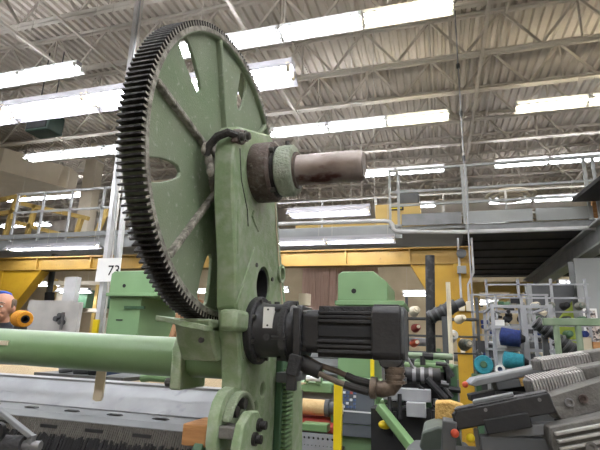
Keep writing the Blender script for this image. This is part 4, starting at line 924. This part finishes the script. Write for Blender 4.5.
yr = thing('yarn_cone', 'golden yellow yarn cone with dark hole in front of the person', 'yarn cone', (-2.83, 2.62, 1.48))
mD = frame((-2.815, 2.585, 1.553), Vector((.88, -.46, -.05)))
MB().lathe((-.10, 0, 0), AX, [(0, .052), (.02, .058), (.15, .056), (.165, .050), (.165, .026)], 28, mD, cap=False).build('yarn', 'yarn_gold', yr)
MB().ring((0, 0, 0), AX, -.09, .068, .019, .028, 20, mD).build('core', 'ink', yr)
MB().cyl((-.1, 0, 0), (.0, 0, 0), .02, n=12, M=mD).build('spindle', 'ink', yr)
tag(MB().box((-2.90, 2.6, 0), (-2.84, 2.66, 1.50)).build('cone_stand', 'grey_dark', smooth=False), 'dark stand carrying the golden yarn cone', 'stand')
bl = thing('tool_tray', 'tray of small tools in the gap under the roller', 'tray', (-1.6, 2.1, 1.27))
MB().box((-1.75, 1.72, 1.269), (-1.28, 2.05, 1.285)).build('tray', 'grey_dark', bl, smooth=False)
for (x, m, r) in ((-1.62, 'steel', .02), (-1.54, 'grey_dark', .025), (-1.46, 'black_paint', .02), (-1.40, 'yarn_gold', .018), (-1.37, 'key_blue', .014)):
    MB().cyl((x - .03, 1.76, 1.30), (x + .04, 1.80, 1.315), r, n=10).build('tool', m, bl)
hd = thing('hand_tool', 'small green handle lying under the roller', 'handle', (-1.05, 1.68, 1.27))
MB().path([(-1.16, 1.68, 1.292), (-1.12, 1.68, 1.30), (-1.0, 1.69, 1.292), (-.92, 1.70, 1.285)], [.016, .018, .012, .008], 10).build('grip', 'green_smooth', hd)
# foreground arm, lower left corner
fa = thing('feeder_motor', 'grey flat arm with motor in the lower left corner', 'arm', (-.98, .95, 1.15))
MB().bar((-1.06, .90, 1.300), (-.945, .955, 1.212), .022, .010, (0, 0, 1)).build('bar', 'grey_metal', fa, bevel=.002)
MB().cyl((-1.10, .92, 1.19), (-.965, .955, 1.192), .022, n=16).build('motor_can', 'black_dusty', fa)
MB().cyl((-.965, .955, 1.192), (-.925, .965, 1.192), .011, n=12).build('shaft', 'steel', fa)
MB().lathe((-1.02, .93, 1.222), (0, -1, 0), [(0, .022), (.01, .022), (.01, .012)], 16).build('pulley', 'black_paint', fa)
MB().bar((-.945, .955, 1.218), (-.952, .958, 1.18), .016, .014, (0, 1, 0)).build('knuckle', 'grey_metal', fa, bevel=.002)

# ================================================================== foreground machine, lower right
rm = thing('gripper_machine', 'dark machine head with ribbed grey cover in the lower right corner', 'machine', (.35, 1.5, 1.0))
EM = frame((.16, 1.475, 1.284), (.25, -.03, .068))
eb = MB().prism([(-.13, -.027), (-.13, .012), (-.12, .024), (.125, .027), (.135, .024), (.135, -.027)], [], lambda u, v, h: Vector((u, h, v)), 0, .07, EM).build('arm_box', 'black_paint', rm, bevel=.004)
MB().box((-.125, .002, .024), (.13, .07, .030), EM).build('arm_lid', 'black_dusty', eb, bevel=.002)
MB().box((-.055, -.012, -.05), (.065, .05, -.012), EM).build('lower_box', 'black_matte', eb, bevel=.003)
for x in (-.04, .105): MB().cyl((x, -.002, .012), (x, .004, .012), .005, n=10, M=EM).build('screw', 'steel', eb)
MB().box((-.07, .02, .030), (.045, .075, .040), EM).build('lid_plate', 'grey_metal', eb, bevel=.002)
MB().box((-.135, -.004, -.03), (-.128, .074, .018), EM).build('end_plate', 'black_matte', eb, smooth=False)
MB().bar((.02, 1.50, 1.25), (.0, 1.52, 1.02), .05, .04).build('strut', 'grey_dark', rm, bevel=.004)
MB().bar((.09, 1.52, 1.23), (.115, 1.52, 1.0), .012, .012).build('rod', 'steel', rm, bevel=.002)
MB().bar((.12, 1.50, 1.225), (.30, 1.50, 1.25), .04, .03).build('grey_slide', 'grey_metal', rm, bevel=.004)
MB().bar((.10, 1.50, 1.19), (.32, 1.50, 1.20), .05, .05).build('grey_slide', 'grey_dark', rm, bevel=.004)
MB().box((.0, 1.53, .95), (.34, 1.62, 1.16)).build('inner_frame', 'black_matte', rm, smooth=False)
def finned(base, e1, w_, h_, d_, n, name):
    M = frame(base, e1)
    b = MB().prism([(0, 0), (w_, 0), (w_, h_), (.01, h_ * .93), (0, h_ * .8)], [], lambda u, v, h: Vector((u, h, v)), .012, d_, M).build(name, 'cast_grey', rm, bevel=.003)
    for k in range(n):
        x = .004 + (w_ * .93) * k / (n - 1)
        MB().prism([(0, .004), (0, h_ * .86), (.012, h_ * .95), (d_ * .7, h_ * 1.08), (d_ * .7, h_), (.014, h_ * .85), (.014, .004)], [], lambda u, v, h: Vector((h, u, v)), x, x + w_ * .034, M).build('fin', 'fin_alu', b, smooth=False)
    MB().box((w_ * .97, -.004, 0), (w_ + .12, d_, h_ * 1.06), M).build('cover', 'cast_grey', b, bevel=.006)
finned((.268, 1.575, 1.322), (.155, .02, .036), .155, .052, .09, 18, 'fin_block')
finned((.345, 1.84, 1.385), (.17, .03, .03), .17, .042, .1, 18, 'fin_block')
CM = frame((.31, 1.50, 1.27), (.12, .015, .033))
cc = MB().prism([(0, 0), (.30, 0), (.30, .085), (-.012, .062)], [], lambda u, v, h: Vector((u, h, v)), 0, .08, CM).build('casting', 'cast_grey', rm, bevel=.005)
for x, z, m in ((.04, .038, 'steel'), (.078, .040, 'rusty_iron')):
    MB().lathe(CM @ Vector((x, 0, z)), CM.to_3x3() @ Vector((0, -1, 0)), [(0, .012), (.006, .012), (.006, .007), (.002, .006)], 14).build('bolt', m, cc)
DM = frame((.285, 1.44, 1.175), (.12, .015, .03))
dc = MB().prism([(0, 0), (.3, 0), (.3, .09), (.005, .085), (-.005, .05)], [], lambda u, v, h: Vector((u, h, v)), 0, .06, DM).build('ribbed_cover', 'cast_grey', rm, bevel=.005)
for k in range(6): MB().box((.012, -.012, -.03 + k * .0185), (.3, .002, -.0215 + k * .0185), DM).build('rib', 'fin_alu', dc, bevel=.002)
MB().lathe(DM @ Vector((.085, -.012, .022)), DM.to_3x3() @ Vector((0, -1, 0)), [(0, .014), (.004, .014), (.004, .007), (.001, .006)], 16).build('boss', 'cast_grey', dc)
MB().box((.005, .0, -.12), (.3, .06, 0), DM).build('lower_cover', 'cast_grey', dc, smooth=False)
MB().box((.30, 1.52, .6), (.75, 1.95, 1.27)).build('pedestal', 'grey_dark', rm, smooth=False)
MB().box((.50, 1.85, 1.2), (.8, 2.0, 1.39)).build('pedestal', 'grey_dark', rm, smooth=False)
bf = thing('grey_slide_bar', 'grey flat slide bar above the black arm box with orange tip', 'bar', (.25, 1.98, 1.32))
BM = frame((.105, 1.955, 1.315), (.28, .06, .061))
MB().prism([(0, .004), (.03, .022), (.30, .028), (.30, .0), (.02, -.006)], [], lambda u, v, h: Vector((u, h, v)), 0, .09, BM).build('bar', 'grey_metal', bf, bevel=.008)
MB().ball(BM @ Vector((-.008, .03, .004)), .012).build('orange_tip', 'orange_red', bf)
MB().box((.10, .0, -.035), (.19, .06, -.004), BM).build('clamp', 'grey_dark', bf, bevel=.003)
MB().box((.19, .0, -.035), (.235, .06, -.006), BM).build('amber_block', 'sponge', bf, bevel=.003)
MB().box((.0, .02, -.06), (.32, .08, -.035), BM).build('under_rail', 'black_matte', bf, bevel=.003)
MB().box((.2, 1.98, .2), (.5, 2.1, 1.30)).build('stand', 'black_matte', bf, smooth=False)
MB().ball((.032, 1.472, 1.218), .012).build('knob', 'orange_red', rm)['label'] = 'round orange knob'
MB().ball((.075, 1.50, 1.205), (.012, .01, .012)).build('knob', 'yellow_bright', rm)['label'] = 'small yellow knob'
# clutter between: sponge block, dark green covers
tag(MB().prism([(-.035, 1.115), (.09, 1.125), (.105, 1.19), (.04, 1.205), (-.03, 1.20)], [], XZ, 2.44, 2.54).build('sponge_block', 'sponge', bevel=.01), 'yellow sponge block in front of the yellow column', 'sponge')
gg = thing('green_covers', 'dark green sheet covers at the bottom right of centre', 'covers', (-.05, 2.2, 0))
MB().prism([(-.10, 1.04), (-.085, 1.10), (-.02, 1.125), (.06, 1.115), (.08, 1.04), (.06, .99), (-.08, .99)], [], XZ, 2.2, 2.5).build('upper_cover', 'cover_green', gg, bevel=.01)
MB().prism([(-.17, .985), (-.13, 1.02), (.0, 1.035), (.1, 1.03), (.16, .96), (.16, .6), (-.2, .6)], [], XZ, 2.1, 2.45).build('lower_cover', 'grey_dark', gg, bevel=.01)
for x in (-.10, -.03, .04): MB().box((x, 2.085, .7), (x + .035, 2.1, 1.015)).build('panel', 'cover_green', gg, bevel=.003)
MB().box((-.2, 2.15, 0), (.2, 2.5, .6)).build('base', 'black_matte', gg, smooth=False)
tag(MB().ball((-.02, 2.42, 1.06), .018).build('purple_knob', 'purple'), 'small purple knob by the dark green cover', 'knob') if False else None

# ================================================================== person
PX, PY = -3.26, 2.80
MP = Matrix.Translation((PX, PY, 0)) @ Matrix.Rotation(radians(22), 4, 'Z')
pr_ = thing('person', 'man in dark shirt with blue cap at the left edge, looking down to the left', 'person', (PX, PY, 0))
HZ = 1.645
bd = MB()
def limb(mbx, pts, rs, n=12):
    mbx.path(pts, rs, n)
    for p, r in zip(pts, rs): mbx.ball(p, r, nu=10, nv=7)
bd.ball((0, -.005, HZ + .02), (.074, .095, .095), nu=20, nv=14)
bd.ball((0, -.035, HZ - .045), (.055, .06, .072), nu=18, nv=12)
bd.ball((0, -.072, HZ - .095), (.022, .022, .018))
bd.path([(0, -.095, HZ + .012), (0, -.108, HZ - .012), (0, -.122, HZ - .034), (0, -.098, HZ - .042)], [.008, .010, .014, .010], 8)
for s_ in (-1, 1):
    bd.ball((s_ * .078, .0, HZ - .012), (.012, .022, .032)); bd.ball((s_ * .030, -.088, HZ + .022), (.022, .012, .009)); bd.ball((s_ * .036, -.07, HZ - .03), (.022, .024, .02))
bd.path([(-.022, -.094, HZ - .068), (0, -.100, HZ - .066), (.022, -.094, HZ - .068)], [.005, .008, .005], 8)
limb(bd, [(0, .01, HZ - .09), (0, .02, HZ - .18)], [.055, .062])
tors = [((0, .02, 1.42), (.17, .10, .07)), ((0, .01, 1.30), (.18, .115, .13)), ((0, .0, 1.12), (.165, .115, .15)), ((0, .0, .96), (.165, .12, .12))]
for c, r in tors: bd.ball(c, r, nu=18, nv=12)
arms = {-1: [(-.19, .02, 1.40), (-.24, -.02, 1.13), (-.16, -.22, 1.00)], 1: [(.19, .02, 1.40), (.235, -.02, 1.13), (.15, -.23, 1.00)]}
for s_, A in arms.items():
    limb(bd, A, [.055, .042, .028])
    d = (Vector(A[2]) - Vector(A[1])).normalized(); h = Vector(A[2]) + d * .05
    bd.ball(h, (.038, .045, .02))
    for k in range(4):
        b0 = h + d * .03 + Vector((-.028 + .019 * k, 0, 0)); L = (.065, .075, .072, .055)[k]
        bd.path([b0, b0 + d * L * .5, b0 + d * L * .8 + Vector((0, 0, -.02)), b0 + d * L * .9 + Vector((0, 0, -.04))], [.010, .0095, .009, .008], 8)
    t0 = h + Vector((-s_ * .034, -.0, 0)); bd.path([t0, t0 + d * .02 + Vector((-s_ * .02, 0, -.005)), t0 + d * .045 + Vector((-s_ * .022, 0, -.015))], [.012, .011, .009], 8)
for s_ in (-1, 1):
    limb(bd, [(s_ * .09, 0, .92), (s_ * .10, -.01, .50), (s_ * .10, .02, .09)], [.085, .058, .042])
    bd.path([(s_ * .10, .05, .045), (s_ * .10, -.08, .045), (s_ * .105, -.17, .035)], [.04, .045, .03], 10)
for i in range(len(bd.v)): bd.v[i] = MP @ bd.v[i]
body = bd.build('body', 'skin', pr_)
rmod = body.modifiers.new('remesh', 'REMESH'); rmod.mode = 'VOXEL'; rmod.voxel_size = .0075; rmod.use_smooth_shade = True
smd = body.modifiers.new('smooth', 'SMOOTH'); smd.iterations = 3; smd.factor = .5
sh = MB()
for c, r in tors: sh.ball(c, [q + .012 for q in r], nu=18, nv=12)
sh.path([(0, .02, 1.46), (0, .018, 1.50), (0, .012, 1.535)], [.12, .085, .07], 16)
for A in arms.values(): limb(sh, [A[0], ((A[0][0] + A[1][0]) / 2, (A[0][1] + A[1][1]) / 2, (A[0][2] + A[1][2]) / 2)], [.072, .062])
for i in range(len(sh.v)): sh.v[i] = MP @ sh.v[i]
so = sh.build('shirt', 'shirt', pr_)
rmod = so.modifiers.new('remesh', 'REMESH'); rmod.mode = 'VOXEL'; rmod.voxel_size = .012; rmod.use_smooth_shade = True
tr_ = MB()
tr_.ball((0, 0, .93), (.178, .132, .10))
for s_ in (-1, 1): limb(tr_, [(s_ * .09, 0, .90), (s_ * .10, -.01, .50), (s_ * .10, .02, .10)], [.10, .075, .062])
for i in range(len(tr_.v)): tr_.v[i] = MP @ tr_.v[i]
to = tr_.build('trousers', 'jeans', pr_)
rmod = to.modifiers.new('remesh', 'REMESH'); rmod.mode = 'VOXEL'; rmod.voxel_size = .014; rmod.use_smooth_shade = True
for s_ in (-1, 1):
    MB().path([MP @ Vector(p) for p in ((s_ * .10, .07, .05), (s_ * .10, -.08, .05), (s_ * .105, -.19, .04))], [.045, .052, .036], 12).build('shoe', 'shoe', pr_)
    e = MB().ball((s_ * .030, -.090, HZ + .004), (.013, .010, .007), MP).build('eye', 'paper', pr_)
    MB().ball((s_ * .030 - .003, -.0985, HZ + .003), (.006, .004, .006), MP).build('iris', 'ink', e)
    MB().path([MP @ Vector(p) for p in ((s_ * .014, -.100, HZ + .026), (s_ * .032, -.099, HZ + .032), (s_ * .05, -.084, HZ + .027))], [.004, .005, .003], 6).build('eyebrow', 'hair', pr_)
hr = MB()
for an in range(-98, 99, 14):
    a = radians(an); hr.ball((.073 * sin(a), -.005 + .094 * cos(a), HZ + .030), (.012, .012, .040), MP, 10, 7)
hr.build('hair', 'hair', pr_)
MB().path([MP @ Vector(p) for p in ((-.026, -.096, HZ - .056), (0, -.108, HZ - .052), (.026, -.096, HZ - .056))], [.005, .008, .005], 8).build('moustache', 'hair', pr_)
cpm = MB().lathe((-.022, .01, HZ + .092), (0, .25, 1), [(-.005, .060), (.01, .062), (.022, .054), (.030, .034), (.033, .01)], 24, MP).build('cap', 'cap_blue', pr_)
